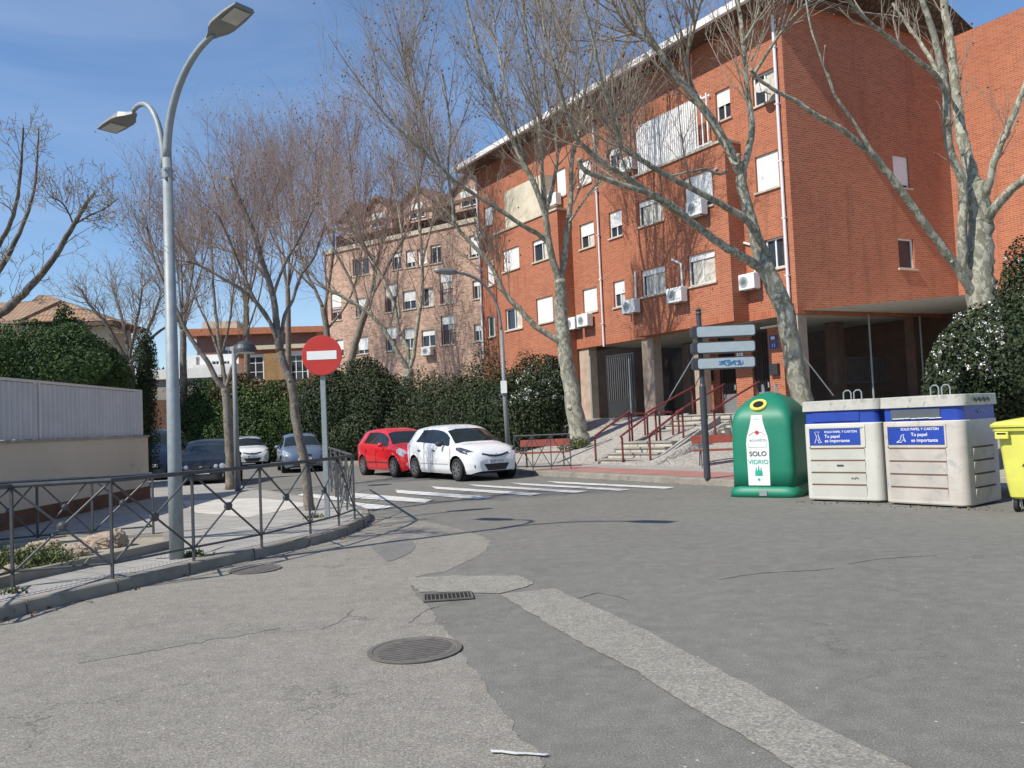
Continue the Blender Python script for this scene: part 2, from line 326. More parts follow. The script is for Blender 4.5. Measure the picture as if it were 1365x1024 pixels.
M_ = dict(
    brick=brick('red_brick', (.47, .136, .062), (.31, .080, .037), (.45, .26, .17), rh=.078, ms=.013, stain_amt=.35),
    bricksold=brick('soldier_brick', (.48, .128, .055), (.33, .076, .032), (.45, .25, .16), rh=.078, ms=.012, vert=True),
    pink=brick('pink_brick', (.58, .36, .26), (.27, .14, .095), (.58, .49, .41), bw=.30, rh=.11, ms=.014, stain=(.25, .16, .12), stain_amt=.3),
    orange=brick('orange_brick', (.50, .15, .06), (.44, .12, .05), (.4, .25, .16)),
    newasph=asphalt('dark_asphalt', (.164, .160, .139), (.36, .345, .30), 1, .4),
    oldasph=asphalt('worn_asphalt', (.238, .221, .186), (.45, .42, .36), .8, .7),
    patch=asphalt('patched_asphalt', (.262, .246, .207), (.46, .435, .37), .6, .1),
    patch3=asphalt('old_patch', (.225, .21, .178), (.40, .38, .33), .8, .2), bingreylid=pm('container_lid', (.50, .485, .43), .6, var=.25, scale=3, dirt=((.27, .26, .23), 9, .54)), patch2=asphalt('grey_asphalt_patch', (.185, .18, .165), (.31, .30, .28), .9, .1),
    paving=paving('sidewalk_paving', (.41, .39, .35), (.35, .335, .305), (.19, .18, .16)),
    pavered=paving('red_paving', (.44, .20, .17), (.40, .175, .15), (.30, .2, .17), .2, .2),
    tactile=paving('ribbed_paving', (.62, .60, .55), (.55, .53, .49), (.26, .25, .23), .06, .06, .35, .018),
    kerb=pm('kerb_stone', (.28, .255, .21), .9, var=.35, scale=2.5, dirt=((.16, .15, .13), 6, .55), bumps=.3),
    concrete=pm('concrete', (.36, .34, .30), .9, var=.3, scale=1.5, dirt=((.17, .16, .135), 4, .54), bumps=.35),
    cobble=cobbles('cobbled_bank'),
    stonestep=pm('stone_step', (.52, .48, .395), .85, var=.25, scale=2, dirt=((.28, .25, .2), 5, .57), bumps=.25),
    soil=pm('soil', (.40, .35, .27), .95, var=.4, scale=6, bumps=.9),
    white=pm('white_paint', (.78, .78, .76), .45, var=.1, scale=3),
    shutter=pm('shutter_white', (.80, .80, .78), .5, var=.08, scale=1.5),
    curtain=pm('curtain_cloth', (.62, .58, .5), .9, var=.4, scale=4),
    canvas=pm('terrace_canvas', (.62, .56, .43), .9, var=.25, scale=1.2, dirt=((.45, .36, .24), 2.2, .55)),
    sill=pm('sill_stone', (.55, .48, .38), .8, var=.2),
    cream=pm('cream_render', (.56, .50, .38), .9, var=.12, scale=.8),
    beige=pm('beige_wall', (.60, .53, .41), .9, var=.12, scale=.7, dirt=((.36, .31, .23), 1.5, .62)),
    tilewall=pm('plinth_tile', (.15, .075, .045), .8, var=.4),
    soffit=pm('soffit_brown', (.13, .085, .06), .9, var=.3),
    ceiling=pm('porch_ceiling', (.62, .60, .54), .9, var=.2),
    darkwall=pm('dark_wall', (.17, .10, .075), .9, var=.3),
    pillar=pm('pillar_render', (.50, .38, .29), .9, var=.25, dirt=((.3, .22, .17), 3, .6)),
    gutter=pm('gutter_metal', (.80, .80, .78), .5, .0, .15, 2),
    pipe=pm('downpipe_paint', (.74, .72, .76), .45, var=.15, scale=2),
    roof=brick('roof_tile', (.28, .15, .095), (.20, .11, .075), (.07, .045, .035), .22, .35, .03, stain=(.1, .09, .07)),
    rooflight=brick('pale_roof_tile', (.42, .27, .17), (.34, .2, .12), (.16, .1, .07), .22, .35, .03, stain=(.2, .17, .12)),
    steel=pm('galvanised_steel', (.29, .325, .335), .55, .15, .2, 12, ((.27, .29, .29), 25, .6)),
    steel2=pm('grey_pole', (.20, .215, .22), .55, .1, .2, 8),
    black=pm('black_paint', (.035, .037, .04), .5, var=.3),
    iron=pm('railing_paint', (.085, .09, .095), .5, .2, .3, 10, ((.2, .15, .11), 30, .72)),
    castiron=pm('cast_iron', (.17, .155, .135), .7, .15, .3, 14, bumps=.3),
    redrail=pm('red_rail_paint', (.20, .035, .035), .5, var=.3, scale=6, dirt=((.15, .06, .05), 9, .62)),
    redwood=pm('red_bench_slat', (.30, .06, .035), .6, var=.3, scale=5, dirt=((.22, .06, .04), 9, .6)),
    signred=pm('sign_red', (.52, .035, .025), .45, var=.1), signwhite=pm('sign_white', (.8, .8, .78), .45, var=.06),
    signgrey=pm('sign_grey', (.40, .46, .48), .5, var=.12, scale=5, dirt=((.55, .58, .58), 9, .6)),
    signdark=pm('sign_rim', (.05, .055, .065), .5),
    ggreen=pm('container_green', (.008, .20, .115), .5, var=.2, scale=2, dirt=((.05, .24, .17), 14, .62)),
    bingrey=pm('container_grey', (.58, .57, .50), .55, var=.14, scale=2, dirt=((.34, .32, .27), 11, .61), bumps=.1),
    binpink=pm('container_faded', (.56, .51, .45), .6, var=.2, scale=2.6, dirt=((.34, .345, .34), 3.4, .54), bumps=.12),
    binblue=pm('container_blue', (.02, .06, .36), .4, var=.2, scale=3),
    binyellow=pm('container_yellow', (.70, .68, .12), .5, var=.15, scale=3, dirt=((.5, .48, .2), 10, .62)),
    ringyellow=pm('ring_yellow', (.75, .65, .12), .5), poster=pm('poster_white', (.74, .76, .72), .5, var=.06),
    textdark=pm('print_dark', (.04, .045, .045), .6), textgreen=pm('print_green', (.02, .40, .30), .6), textred=pm('print_red', (.6, .03, .04), .6),
    textwhite=pm('print_white', (.82, .82, .82), .6), graff=pm('graffiti_blue', (.03, .2, .45), .6), hole=pm('dark_hole', (.008, .008, .008), .9),
    rubber=pm('rubber', (.018, .018, .019), .85), plastic=pm('dark_plastic', (.03, .03, .032), .6),
    rim=pm('alloy_rim', (.5, .5, .52), .3, .8), chrome=pm('chrome', (.7, .7, .7), .15, .9),
    lens=pm('lamp_lens', (.55, .57, .6), .12, .2, .5, 30, coat=.8),
    darklens=pm('dark_lens', (.10, .10, .11), .1, .2, .6, 25, coat=.9), glass=glassmat('window_glass'), glass2=glassmat('pale_window_glass', (.07, .08, .09), .08), carglass=glassmat('car_glass', (.012, .016, .017), .03),
    lampglass=pm('lamp_glass', (.55, .55, .5), .3), lamphead=pm('lamp_head', (.24, .25, .24), .5, .2),
    corrug=pm('corrugated_sheet', (.62, .59, .57), .5, .0, .12, 2, ((.48, .45, .43), 5, .6)),
    rock=pm('rock', (.46, .36, .27), .9, var=.45, scale=5, bumps=.9),
    plane=bark('plane_bark', (.42, .40, .32), (.20, .195, .14), (.29, .28, .225), 8.),
    twig=pm('twig_bark', (.33, .27, .21), .85, var=.3, scale=.8), twig2=pm('twig_reddish', (.36, .265, .225), .85, var=.3, scale=.8),
    seeds=pm('seed_balls', (.20, .11, .06), .9),
    darkbark=bark('dark_bark', (.17, .145, .12), (.10, .085, .07), (.2, .18, .15), 8),
    greybark=bark('grey_bark', (.24, .205, .17), (.15, .125, .10), (.2, .18, .15), 9),
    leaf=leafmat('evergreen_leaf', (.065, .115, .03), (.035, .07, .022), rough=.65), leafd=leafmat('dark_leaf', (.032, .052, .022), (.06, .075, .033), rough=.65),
    ivy=leafmat('ivy_leaf', (.08, .13, .03), (.035, .07, .02)), grass=leafmat('weed_leaf', (.09, .13, .04), (.14, .16, .06)),
    blossom=pm('white_blossom', (.8, .8, .74), .7, var=.1), hedgebrown=leafmat('brown_leaf', (.15, .11, .055), (.08, .08, .03)),
    link=meshfence('chain_link', (.16, .16, .155), .07, .055),
    sat=pm('satellite_dish', (.55, .5, .45), .5), plateblue=pm('plate_blue', (.03, .1, .35), .5),
)
# ================================================================ GROUND
A_ = math.atan((682.5+15)/FPX)
TV = np.array([-math.sin(A_), math.cos(A_), 0]); NV = np.array([-math.cos(A_), -math.sin(A_), 0])   # along the street (away), out of the facade
CC = D(1063.7, 418, 28.)
def sq(s, q): P = CC+TV*s+NV*q; return (P[0], P[1])           # street frame: s along, q out from the facade
def sheet(name, pts, z, mat, kind='structure', label=None):
    m = MB(); m.add([(x, y, z) for x, y in pts], [tuple(range(len(pts)))])
    o = m.build(name, mat); me = o.data
    if me.polygons[0].normal.z < 0: me.flip_normals()
    return tag(o, kind=kind)
def GP(pts, z=0): return [tuple(G(x, y, z)[:2]) for x, y in pts]
def rough_line(pts, amp=.03, step=.25, seed=1, closed=True):
    r_ = random.Random(seed); out = []
    n = len(pts)
    for i in range(n if closed else n-1):
        a, b = Vector(pts[i]), Vector(pts[(i+1) % n]); k = max(1, int((b-a).length/step)); k = min(k, 60)
        for j in range(k):
            q = a.lerp(b, j/k); out.append((q.x+r_.uniform(-amp, amp), q.y+r_.uniform(-amp, amp)))
    return out
def smooth_line(pts, k=6):
    P = [np.array(p, float) for p in pts]; out = []
    for i in range(len(P)-1):
        p0, p1, p2, p3 = P[max(i-1, 0)], P[i], P[i+1], P[min(i+2, len(P)-1)]
        for j in range(k):
            t = j/k; out.append(.5*((2*p1)+(-p0+p2)*t+(2*p0-5*p1+4*p2-p3)*t*t+(-p0+3*p1-3*p2+p3)*t**3))
    out.append(P[-1]); return out
sheet('ground', [(-700, -60), (700, -60), (700, 900), (-700, 900)], -.02, M_['concrete'])
sheet('road', [(-60, -25), (40, -25), (40, 60), (-10, 90), (-75, 90), (-60, 30)], 0, M_['newasph'])
KERB = smooth_line(GP([(-420, 985), (-200, 895), (0, 829), (64, 812), (144, 793), (226, 773), (303, 754), (350, 743), (440, 721), (478, 706), (494, 694)]), 6)
OLD = GP([(0, 829), (64, 812), (144, 793), (226, 773), (303, 754), (350, 743), (440, 721), (478, 706), (498, 692), (540, 690), (600, 702), (645, 716), (653, 722), (648, 735), (625, 748),
          (592, 762), (552, 770), (546, 782), (562, 800), (578, 822), (603, 850), (622, 880), (640, 905), (662, 935), (690, 972), (712, 1000), (733, 1030)])
OLD += [(.35, 2.0), (.2, 0), (0, -4), (-10, -4), (-10, 3)]
sheet('old_asphalt', rough_line(rough_line(OLD, .02, .14, 3), .012, .045, 4), .003, M_['oldasph'])
sheet('asphalt_patch', rough_line(smooth_line(GP([(494, 729), (510, 724), (535, 716), (550, 722), (553, 730), (545, 738), (520, 749), (508, 742), (494, 729)]), 4)[:-1], .012, .1, 5), .008, M_['patch2'])
sheet('asphalt_patch', rough_line(GP([(541, 771), (600, 768), (692, 768), (713, 779), (668, 792), (600, 790), (560, 790)]), .02, .06, 7), .006, M_['patch'])
STRIP = GP([(667, 793), (738, 785), (790, 808), (860, 840), (930, 878), (1000, 915), (1080, 960), (1170, 1003), (1290, 1060), (1500, 1150), (1430, 1260), (1250, 1150),
            (1120, 1070), (1020, 1000), (930, 948), (850, 897), (760, 850)])
sheet('asphalt_patch', rough_line(rough_line(STRIP, .012, .16, 9), .008, .05, 10), .006, M_['patch'])
sheet('asphalt_patch', rough_line(GP([(100, 872), (230, 852), (370, 832), (378, 838), (240, 862), (110, 884)]), .03, .07, 29), .006, M_['patch3'])
# zebra crossing: each stripe is a painted marking of its own
zm = pm('road_paint', (.66, .66, .63), .7, var=.2, scale=2.5, dirt=((.22, .22, .21), 5, .57))
zq = [[(458, 669), (523, 675.5), (510, 680), (462, 679)], [(470, 657.5), (578, 667), (566, 671), (462, 664)], [(527, 653.5), (656, 663), (636, 666), (530, 658)],
      [(574, 649), (722, 658.5), (708, 661.5), (582, 652.5)], [(624, 646.2), (782, 655.5), (768, 658), (636, 649)], [(678, 643.8), (840, 653), (826, 655), (694, 646.8)],
      [(728, 642), (900, 650.2), (886, 652.3), (742, 644.8)], [(395, 666), (452, 672), (440, 676), (385, 671)], [(405, 658), (460, 664), (452, 668), (392, 662)]]
for i, q in enumerate(zq):
    o = sheet('crossing_stripe', rough_line(GP(q), .012, .15, 40+i), .013, zm)
sheet('road_mark', rough_line(GP([(652, 1003), (690, 1006), (732, 1009), (730, 1012), (688, 1009), (655, 1006)]), .01, .05, 77), .014, zm)

# left pavement with its kerb
far = [G(494, 694)[:2], G(492, 688)[:2], G(484, 684)[:2], G(474, 681)[:2]]
KL = [np.array(k[:2]) for k in KERB]+[np.array(p) for p in far[1:]]
s0 = far[-1]; KL += [s0+TV[:2]*k for k in (3, 6, 9, 13, 20, 40)]
def offset_line(pts, d):
    out = []
    for i, p in enumerate(pts):
        t = pts[min(i+1, len(pts)-1)]-pts[max(i-1, 0)]; t = t/np.linalg.norm(t); out.append(p+np.array([-t[1], t[0]])*d)
    return out
KI = offset_line(KL, .14)
m = MB(); n = len(KL)
prof = [(KL, -.02), (offset_line(KL, .012), .115), (offset_line(KL, .03), .13), (KI, .132), (KI, .05)]
for pts, z in prof: m.v += [(p[0], p[1], z) for p in pts]
for k in range(len(prof)-1):
    for i in range(n-1): m.f.append([k*n+i, k*n+i+1, (k+1)*n+i+1, (k+1)*n+i]); m.m.append(0)
tag(m.build('kerb', M_['kerb']), kind='structure')
mj = MB()                                                     # joints between kerb stones
acc = 0
for i in range(1, n-6):
    acc += np.linalg.norm(KL[i]-KL[i-1])
    if acc > .95:
        acc = 0; t = KL[i]-KL[i-1]; t /= np.linalg.norm(t); nn = np.array([-t[1], t[0]])
        mj.box((*(KL[i]+nn*.068), .066), (.008, .15, .138), math.atan2(t[1], t[0]))
tag(mj.build('kerb_joint', M_['castiron']), kind='structure')
pv = [tuple(p) for p in KI]+[(-70, 60), (-70, -20), tuple(KI[0]+np.array([-.5, -6]))]
sheet('pavement', pv, .128, M_['paving'])
tl = offset_line(KL[:len(KERB)+2], .2); tr = offset_line(KL[:len(KERB)+2], .42)
sheet('tactile_strip', [tuple(p) for p in tl]+[tuple(p) for p in tr[::-1]], .133, M_['tactile'])
sheet('tactile_strip', GP([(205, 745), (262, 742), (300, 728), (232, 732)], .133), .137, M_['tactile'])
sheet('pavement_panel', GP([(240, 668), (345, 664), (420, 672), (330, 690), (262, 684)], .13), .133, pm('pale_paving', (.58, .55, .49), .9, var=.25, scale=2, dirt=((.3, .28, .25), 5, .6)))

# right-hand pavement, kerb, bank and terrace under the red building
def zb(q, s=9): return .15 if q > 7.2 else (1.57 if q < 1.9 else .15+(1.42 if s > -.3 else .80)*(7.2-q)/5.3)
ss = [-30, -14, -9, -8, -6.5, 0, 5, 10, 20, 32, 60]
qk = lambda s: 9.3 if s < -8.2 else (9.3+.55*(s+8.2)/1.6 if s < -6.6 else 9.9)
m = MB(); rows = [('k', 0.0, -.02), ('k', -.02, .12), ('k', -.05, .145), ('k', -.2, .15)]
for s in ss:
    for _, dq, z in rows: x, y = sq(s, qk(s)+dq); m.v.append((x, y, z))
for i in range(len(ss)-1):
    for j in range(3): m.f.append([i*4+j, i*4+j+1, (i+1)*4+j+1, (i+1)*4+j]); m.m.append(0)
tag(m.build('kerb', M_['kerb']), kind='structure')
m = MB(); 
for s in ss:
    for q in (qk(s)-.19, 7.2): x, y = sq(s, q); m.v.append((x, y, .146))
for i in range(len(ss)-1): m.f.append([i*2, i*2+1, (i+1)*2+1, (i+1)*2]); m.m.append(0)
tag(m.build('pavement', M_['paving']), kind='structure')
m = MB(); qs = (7.2, 6.0, 4.5, 3.2, 1.905, 1.89, -14); ss2 = [-30, -14, -9, -6, -3, -.41, -.4+.15, 1, 3, 5, 10, 20, 32, 60]
for s in ss2:
    for q in qs: x, y = sq(s+.223*max(0, 7.2-max(q, 1.89)), q); m.v.append((x, y, (zb(q, s) if q < 7.2 else .14)))
for i in range(len(ss2)-1):
    for j in range(len(qs)-1): m.f.append([i*7+j, i*7+j+1, (i+1)*7+j+1, (i+1)*7+j]); m.m.append(0)
tag(m.build('bank', M_['cobble']), kind='structure')
sheet('red_paving', rough_line([sq(2.2, 9.6), sq(-6.4, 9.6), sq(-6.6, 8.3), sq(2.2, 8.3)], .02, .5, 8), .151, M_['pavered'])

m = MB()
for ln in ([(958, 772), (1010, 764), (1080, 760), (1110, 757)], [(840, 800), (800, 790), (770, 797), (742, 800)], [(1250, 740), (1180, 744), (1130, 751)], [(430, 838), (455, 826), (470, 812)], [(545, 830), (570, 812), (585, 808)]):
    P_ = smooth_line([G(x, y, .009) for x, y in ln], 8); rg_ = random.Random(ln[0][0]); m.tube([(p[0]+rg_.uniform(-.012, .012), p[1]+rg_.uniform(-.012, .012), .004) for p in P_], [rg_.uniform(.001, .0032) for _ in P_], 4)
tag(m.build('road_crack', pm('crack_fill', (.08, .075, .065), .95)), kind='structure')
# covers set in the road
def cover(px, py, r_, label, sq_=False):
    g = G(px, py, .0); c = thing('manhole_cover', label, 'manhole cover', (g[0], g[1], .0))
    m = MB(); m.lathe([(r_, .008), (r_, .016), (r_*.9, .017), (r_*.88, .012)], n=40); m.build('cover_rim', M_['castiron'], c)
    m = MB(); m.lathe([(r_*.86, .008), (r_*.86, .014)], n=40)
    for i in range(-5, 6):
        hw = math.sqrt(max(0, (.78*r_)**2-(i*.14*r_)**2))
        if hw > .05: m.box((0, i*.14*r_, .0165), (2*hw, .03, .005), .25)
    m.build('cover_plate', M_['castiron'], c); return c
cover(553, 868, .335, 'round cast iron manhole cover in the middle of the near road', True)
cover(340, 760, .30, 'round iron manhole cover beside the curved kerb of the railing')
g = G(597, 797, 0); c = thing('drain_grate', 'sunken rectangular drain grate at the end of the pale asphalt patch', 'drain', (g[0], g[1], .0), .12)
m = MB()
for sx, sy, cx, cy in ((.46, .02, 0, .145), (.46, .02, 0, -.145), (.02, .27, .22, 0), (.02, .27, -.22, 0)): m.box((cx, cy, .015), (sx, sy, .012))
m.build('frame', M_['castiron'], c)
m = MB()
for i in range(-5, 6): m.box((i*.038, 0, .0125), (.009, .265, .004))
m.box((0, 0, .010), (.44, .28, .001), mi=1); m.build('grille', [M_['castiron'], M_['hole']], c)

# ================================================================ WALLS WITH OPENINGS
def pxrect(pl, x0, x1, y0, y1):
    ym, xm = (y0+y1)/2, (x0+x1)/2
    ua, ub = pl.uv(x0, ym)[0], pl.uv(x1, ym)[0]; return min(ua, ub), max(ua, ub), pl.uv(xm, y1)[1], pl.uv(xm, y0)[1]
def wall_holes(mb, pl, u0, u1, v0, v1, holes, depth=.16, mi=0, mi2=0):
    hs = [(max(a, u0), min(b, u1), max(c, v0), min(d, v1)) for a, b, c, d in holes if b > u0 and a < u1 and d > v0 and c < v1]
    us = sorted({u0, u1, *[h[0] for h in hs], *[h[1] for h in hs]}); vs = sorted({v0, v1, *[h[2] for h in hs], *[h[3] for h in hs]})
    for i in range(len(us)-1):
        for j in range(len(vs)-1):
            uc, vc = (us[i]+us[i+1])/2, (vs[j]+vs[j+1])/2
            if any(h[0] < uc < h[1] and h[2] < vc < h[3] for h in hs): continue
            mb.add([pl.P(us[i], vs[j]), pl.P(us[i+1], vs[j]), pl.P(us[i+1], vs[j+1]), pl.P(us[i], vs[j+1])], [(3, 2, 1, 0)], mi)
    for a, b, c, d in hs:
        for (ua, va, ub, vb) in ((a, c, a, d), (b, d, b, c), (a, d, b, d), (b, c, a, c)):
            mb.add([pl.P(ua, va), pl.P(ub, vb), pl.P(ub, vb, -depth), pl.P(ua, va, -depth)], [(0, 1, 2, 3)], mi)
def window(root, pl, rect, shut=.0, t=.055, panes=2, sill=True, curtain=False, name='window', dep=.16, white='white', bars=0, label=None, glass='glass', rng=random):
    a, b, c, d = rect; m = MB()
    m.pbox(pl, a, b, c, c+t, -dep, -dep+.07); m.pbox(pl, a, b, d-t, d, -dep, -dep+.07)
    m.pbox(pl, a, a+t, c+t, d-t, -dep, -dep+.07); m.pbox(pl, b-t, b, c+t, d-t, -dep, -dep+.07)
    for k in range(1, panes):
        u = a+(b-a)*k/panes; m.pbox(pl, u-.03, u+.03, c+t, d-t, -dep, -dep+.06)
    for k in range(1, bars+1):
        v = c+(d-c)*k/(bars+1); m.pbox(pl, a+t, b-t, v-.02, v+.02, -dep, -dep+.055)
    wn = m.build(name, M_[white], root)
    if label: wn['label'] = label
    if shut < .97:
        m = MB(); m.add([pl.P(a+t, c+t, -dep+.02), pl.P(b-t, c+t, -dep+.02), pl.P(b-t, d-t, -dep+.02), pl.P(a+t, d-t, -dep+.02)], [(3, 2, 1, 0)])
        m.build('pane', M_[glass], wn)
        if curtain:
            m = MB(); k0 = a+t+.02; wd = (b-a-2*t)*(.42 if rng.random() < .5 else .9); nseg = 14
            pts = [(k0+wd*i/nseg, -dep+.03+.008*(i % 2)) for i in range(nseg+1)]
            m.add([pl.P(u, c+t, o) for u, o in pts]+[pl.P(u, d-t, o) for u, o in pts], [(i+nseg+1, i+nseg+2, i+1, i) for i in range(nseg)])
            m.build('curtain', M_['curtain'], wn)
    if shut > 0:
        m = MB(); v0 = d-(d-c)*shut if shut < .97 else c+.02; nsl = max(3, int((d-v0)/.055)); hh = (d-v0)/nsl
        for k in range(nsl):
            m.pbox(pl, a+.02, b-.02, v0+k*hh, v0+(k+1)*hh-.008, -dep+.07, -dep+.088)
        m.pbox(pl, a+.02, b-.02, v0, d, -dep+.066, -dep+.075)
        m.build('shutter', M_['shutter'], wn)
    if sill:
        m = MB(); m.pbox(pl, a-.08, b+.08, c-.07, c-.002, -.05, .07); m.build('sill', M_['sill'], wn)
    return wn

# ================================================================ RED BRICK BLOCK
PM = Plane(CC, TV, NV); PB = PM.off(.8); PW = PM
B_ = R(63.5); SV = np.array([math.sin(B_), math.cos(B_), 0]); SN = np.array([math.cos(B_), -math.sin(B_), 0])
PS = Plane(CC, SV, SN)
vb = CC[2]; vt = 15.75
uE = PM.uv(638.5, 350)[0]
bld = thing('apartment_building', 'red brick apartment block with white shutters, bays and an open porch under its near corner', 'building', tuple(CC*[1, 1, 0]), world=True)
# (x0, x1, y0, y1, shutter fraction, panes, curtain)
main_w = [(645, 658, 275, 300, 1, 1, 0), (741, 754, 225, 262, 1, 1, 0), (770, 787.5, 214, 246, 1, 1, 0), (811, 828, 196, 226, .3, 2, 0), (954, 973.5, 119, 160, .5, 2, 0),
          (1003, 1033, 96, 138, 0, 2, 1), (649, 658, 346, 381, 1, 1, 0), (773, 792, 297, 330, .5, 2, 1), (812, 829, 281, 316, .6, 2, 0), (1007, 1038, 204, 253, 1, 1, 0),
          (650, 660, 421, 449, 0, 1, 1), (777, 796, 384, 416, .96, 1, 0), (818, 833, 374, 409, .5, 2, 1), (1020, 1045, 317, 358, 0, 2, 0)]
b1_w = [(670, 692, 331, 360, 1, 1, 0), (710, 733, 318, 347, .2, 2, 1), (674, 696, 410, 439, 0, 2, 1), (715, 737, 396, 430, 1, 2, 0)]
b2_w = [(850.5, 884, 264, 298, .22, 2, 1), (912, 949, 231, 279, .85, 2, 0), (855, 887, 357, 393, .22, 2, 1), (917, 953.5, 337, 379, .2, 2, 1)]
side_w = [(1191, 1212, 208, 250, .9, 1, 0), (1198, 1219, 318, 358, 0, 1, 0)]
mh = [pxrect(PM, *w_[:4]) for w_ in main_w]; h1 = [pxrect(PB, *w_[:4]) for w_ in b1_w]; h2 = [pxrect(PB, *w_[:4]) for w_ in b2_w]; hs_ = [pxrect(PS, *w_[:4]) for w_ in side_w]
# bay limits in the bay plane
b1r = PB.uv(748, 400)[0]; b1l = PB.uv(661, 350)[0]; b2r = PB.uv(973, 330)[0]; b2l = PB.uv(842, 380)[0]
v1t = PB.uv(700, 297)[1]; v2t = PB.uv(905, 213)[1]; uP = PM.uv(769.5, 470)[0]
m = MB()
SOLD = .26
wall_holes(m, PM, 0, uP, vb+SOLD, vt, mh); wall_holes(m, PM, uP, uE, .3, vt, mh)
for (l, r_, t_, hh, bot) in ((b1r, b1l, v1t, h1, .3), (b2r, b2l, v2t, h2, vb+SOLD)):
    wall_holes(m, PB, l, r_, bot, t_, hh)
    for u, sgn in ((l, 1), (r_, -1)):
        q = [PM.P(u, bot), PM.P(u, bot, .8), PM.P(u, t_, .8), PM.P(u, t_)]
        m.add(q, [(0, 1, 2, 3)] if sgn < 0 else [(3, 2, 1, 0)])
wS = PS.uv(1272, 300)[0]
wall_holes(m, PS, 0, wS, vb+SOLD, vt, hs_)
W0 = PS.P(wS, 0); PWG = Plane((W0[0], W0[1], 0), -TV, NV)
wall_holes(m, PWG, 0, 14, 1.2, vt, [])
# hidden back and far end
PE = Plane(PM.P(uE, 0), -NV, TV); wall_holes(m, PE, 0, 12, 0, vt, [])
m.build('wall', M_['brick'], bld)
m = MB()                                                       # soldier course along the bottom edge
m.pbox(PM, -.012, b2r, vb, vb+SOLD, -.25, .008); m.pbox(PM, b2l, uP, vb, vb+SOLD, -.25, .008); m.pbox(PB, b2r-.008, b2l+.008, vb, vb+SOLD, -.8, .008)
m.pbox(PS, -.006, wS, vb, vb+SOLD, -.25, .008); m.build('brick_course', M_['bricksold'], bld)
m = MB()                                                       # bay tops (terrace floors) with stone edge
for l, r_, t_ in ((b1r, b1l, v1t), (b2r, b2l, v2t)): m = MB(); m.pbox(PM, l-.05, r_+.05, t_, t_+.09, 0, .87); m.build('terrace_slab', M_['sill'], bld)
for pl, rects, specs in ((PM, mh, main_w), (PB, h1, b1_w), (PB, h2, b2_w), (PS, hs_, side_w)):
    for r_, s_ in zip(rects, specs): window(bld, pl, r_, s_[4], panes=s_[5], curtain=bool(s_[6]))
# terrace enclosures
a0, a1, c0, c1 = PB.uv(672, 280)[0], PB.uv(722, 270)[0], v1t+.09, PB.uv(698, 243)[1]
lo, hi = min(a0, a1), max(a0, a1)
m = MB(); nseg = 40
pts = [(lo+(hi-lo)*i/nseg, .0+.02*math.sin(i*1.9)) for i in range(nseg+1)]
m.add([PB.P(u, c0, o-.06) for u, o in pts]+[PB.P(u, c1, o-.06) for u, o in pts], [(i+nseg+1, i+nseg+2, i+1, i) for i in range(nseg)])
m.pbox(PB, lo, lo+.04, c0, c1, -.8, -.07); m.pbox(PB, hi-.04, hi, c0, c1, -.8, -.07)
m.build('terrace_screen', M_['canvas'], bld)
a0, a1 = PB.uv(849, 200)[0], PB.uv(925, 170)[0]; lo, hi = min(a0, a1), max(a0, a1); c0 = v2t+.09; c1 = PB.uv(887, 149)[1]
m = MB(); k = 0; u = lo
while u < hi: m.pbox(PB, u, u+.085, c0, c1, -.10, -.07); u += .115
e2 = PB.uv(945, 165)[0]; u = lo-.12
while u > e2: m.pbox(PB, u, u+.06, c0, c1, -.10, -.07); u -= .26
m.pbox(PB, e2, hi, c0+.1, c0+.16, -.13, -.10); m.pbox(PB, e2, hi, c1-.14, c1-.08, -.13, -.10)
for k in range(9): m.pbox(PM, hi-.03, hi, c0, c1, .03+k*.08, .09+k*.08)
m.build('terrace_screen', M_['shutter'], bld)
# eaves: soffit, gutter, tiled roof
m = MB(); OV = .95
m.pbox(PM, -OV*1.0, uE+.55, vt-.02, vt+.10, -.3, OV); m.pbox(PS, .0, wS, vt+.0, vt+.10, -.3, .5)
m.build('soffit', M_['soffit'], bld)
m = MB(); m.pbox(PM, -OV, uE+.6, vt+.0, vt+.25, OV, OV+.18); m.build('gutter', M_['gutter'], bld)
m = MB(); r0 = [PM.P(-OV, vt+.2, OV+.05), PM.P(uE+.6, vt+.2, OV+.05), PM.P(uE+.6, vt+2.6, -6.), PM.P(-OV, vt+2.6, -6.)]
m.add(r0, [(3, 2, 1, 0)]); r1 = [PM.P(-OV, vt+2.6, -6), PM.P(uE+.6, vt+2.6, -6), PM.P(uE+.6, vt+.2, -13), PM.P(-OV, vt+.2, -13)]; m.add(r1, [(3, 2, 1, 0)])
u = -OV
while u < uE+.6:                                               # rounded tile ends along the eaves
    m.tube([PM.P(u, vt+.25, OV+.10), PM.P(u, vt+.45, OV-.6)], .085, 6); u += .24
m.build('roof', M_['rooflight'], bld)
# downpipes
def dpipe(pl, x, y0, x1, y1, r_=.055):
    u0, v0 = pl.uv(x, y0); u1, v1_ = pl.uv(x1, y1); u = (u0+u1)/2
    m = MB(); m.tube([pl.P(u, v0, .09), pl.P(u, v1_, .09)], r_, 10)
    v = v1_+1
    while v < v0: m.pbox(pl, u-.075, u+.075, v, v+.04, 0, .15); v += 2.
    m.build('downpipe', M_['pipe'], bld); return u, v1_
u_, v_ = dpipe(PM, 1034, 20, 1052, 407); 
m = MB(); m.tube([PM.P(u_, v_, .09), PM.P(u_, v_-.25, .02), PM.P(u_-.05, v_-.45, -.12), PM.P(u_-.05, v_-.9, -.12)], .055, 8); m.tube([PM.P(u_-.05, v_-.9, -.12), PM.P(u_-.05, 1.6, -.12)], .04, 8); m.build('downpipe', M_['white'], bld)
dpipe(PM, 792, 153, 807, 462, .045); dpipe(PM, 637.5, 235, 645.5, 480, .06)
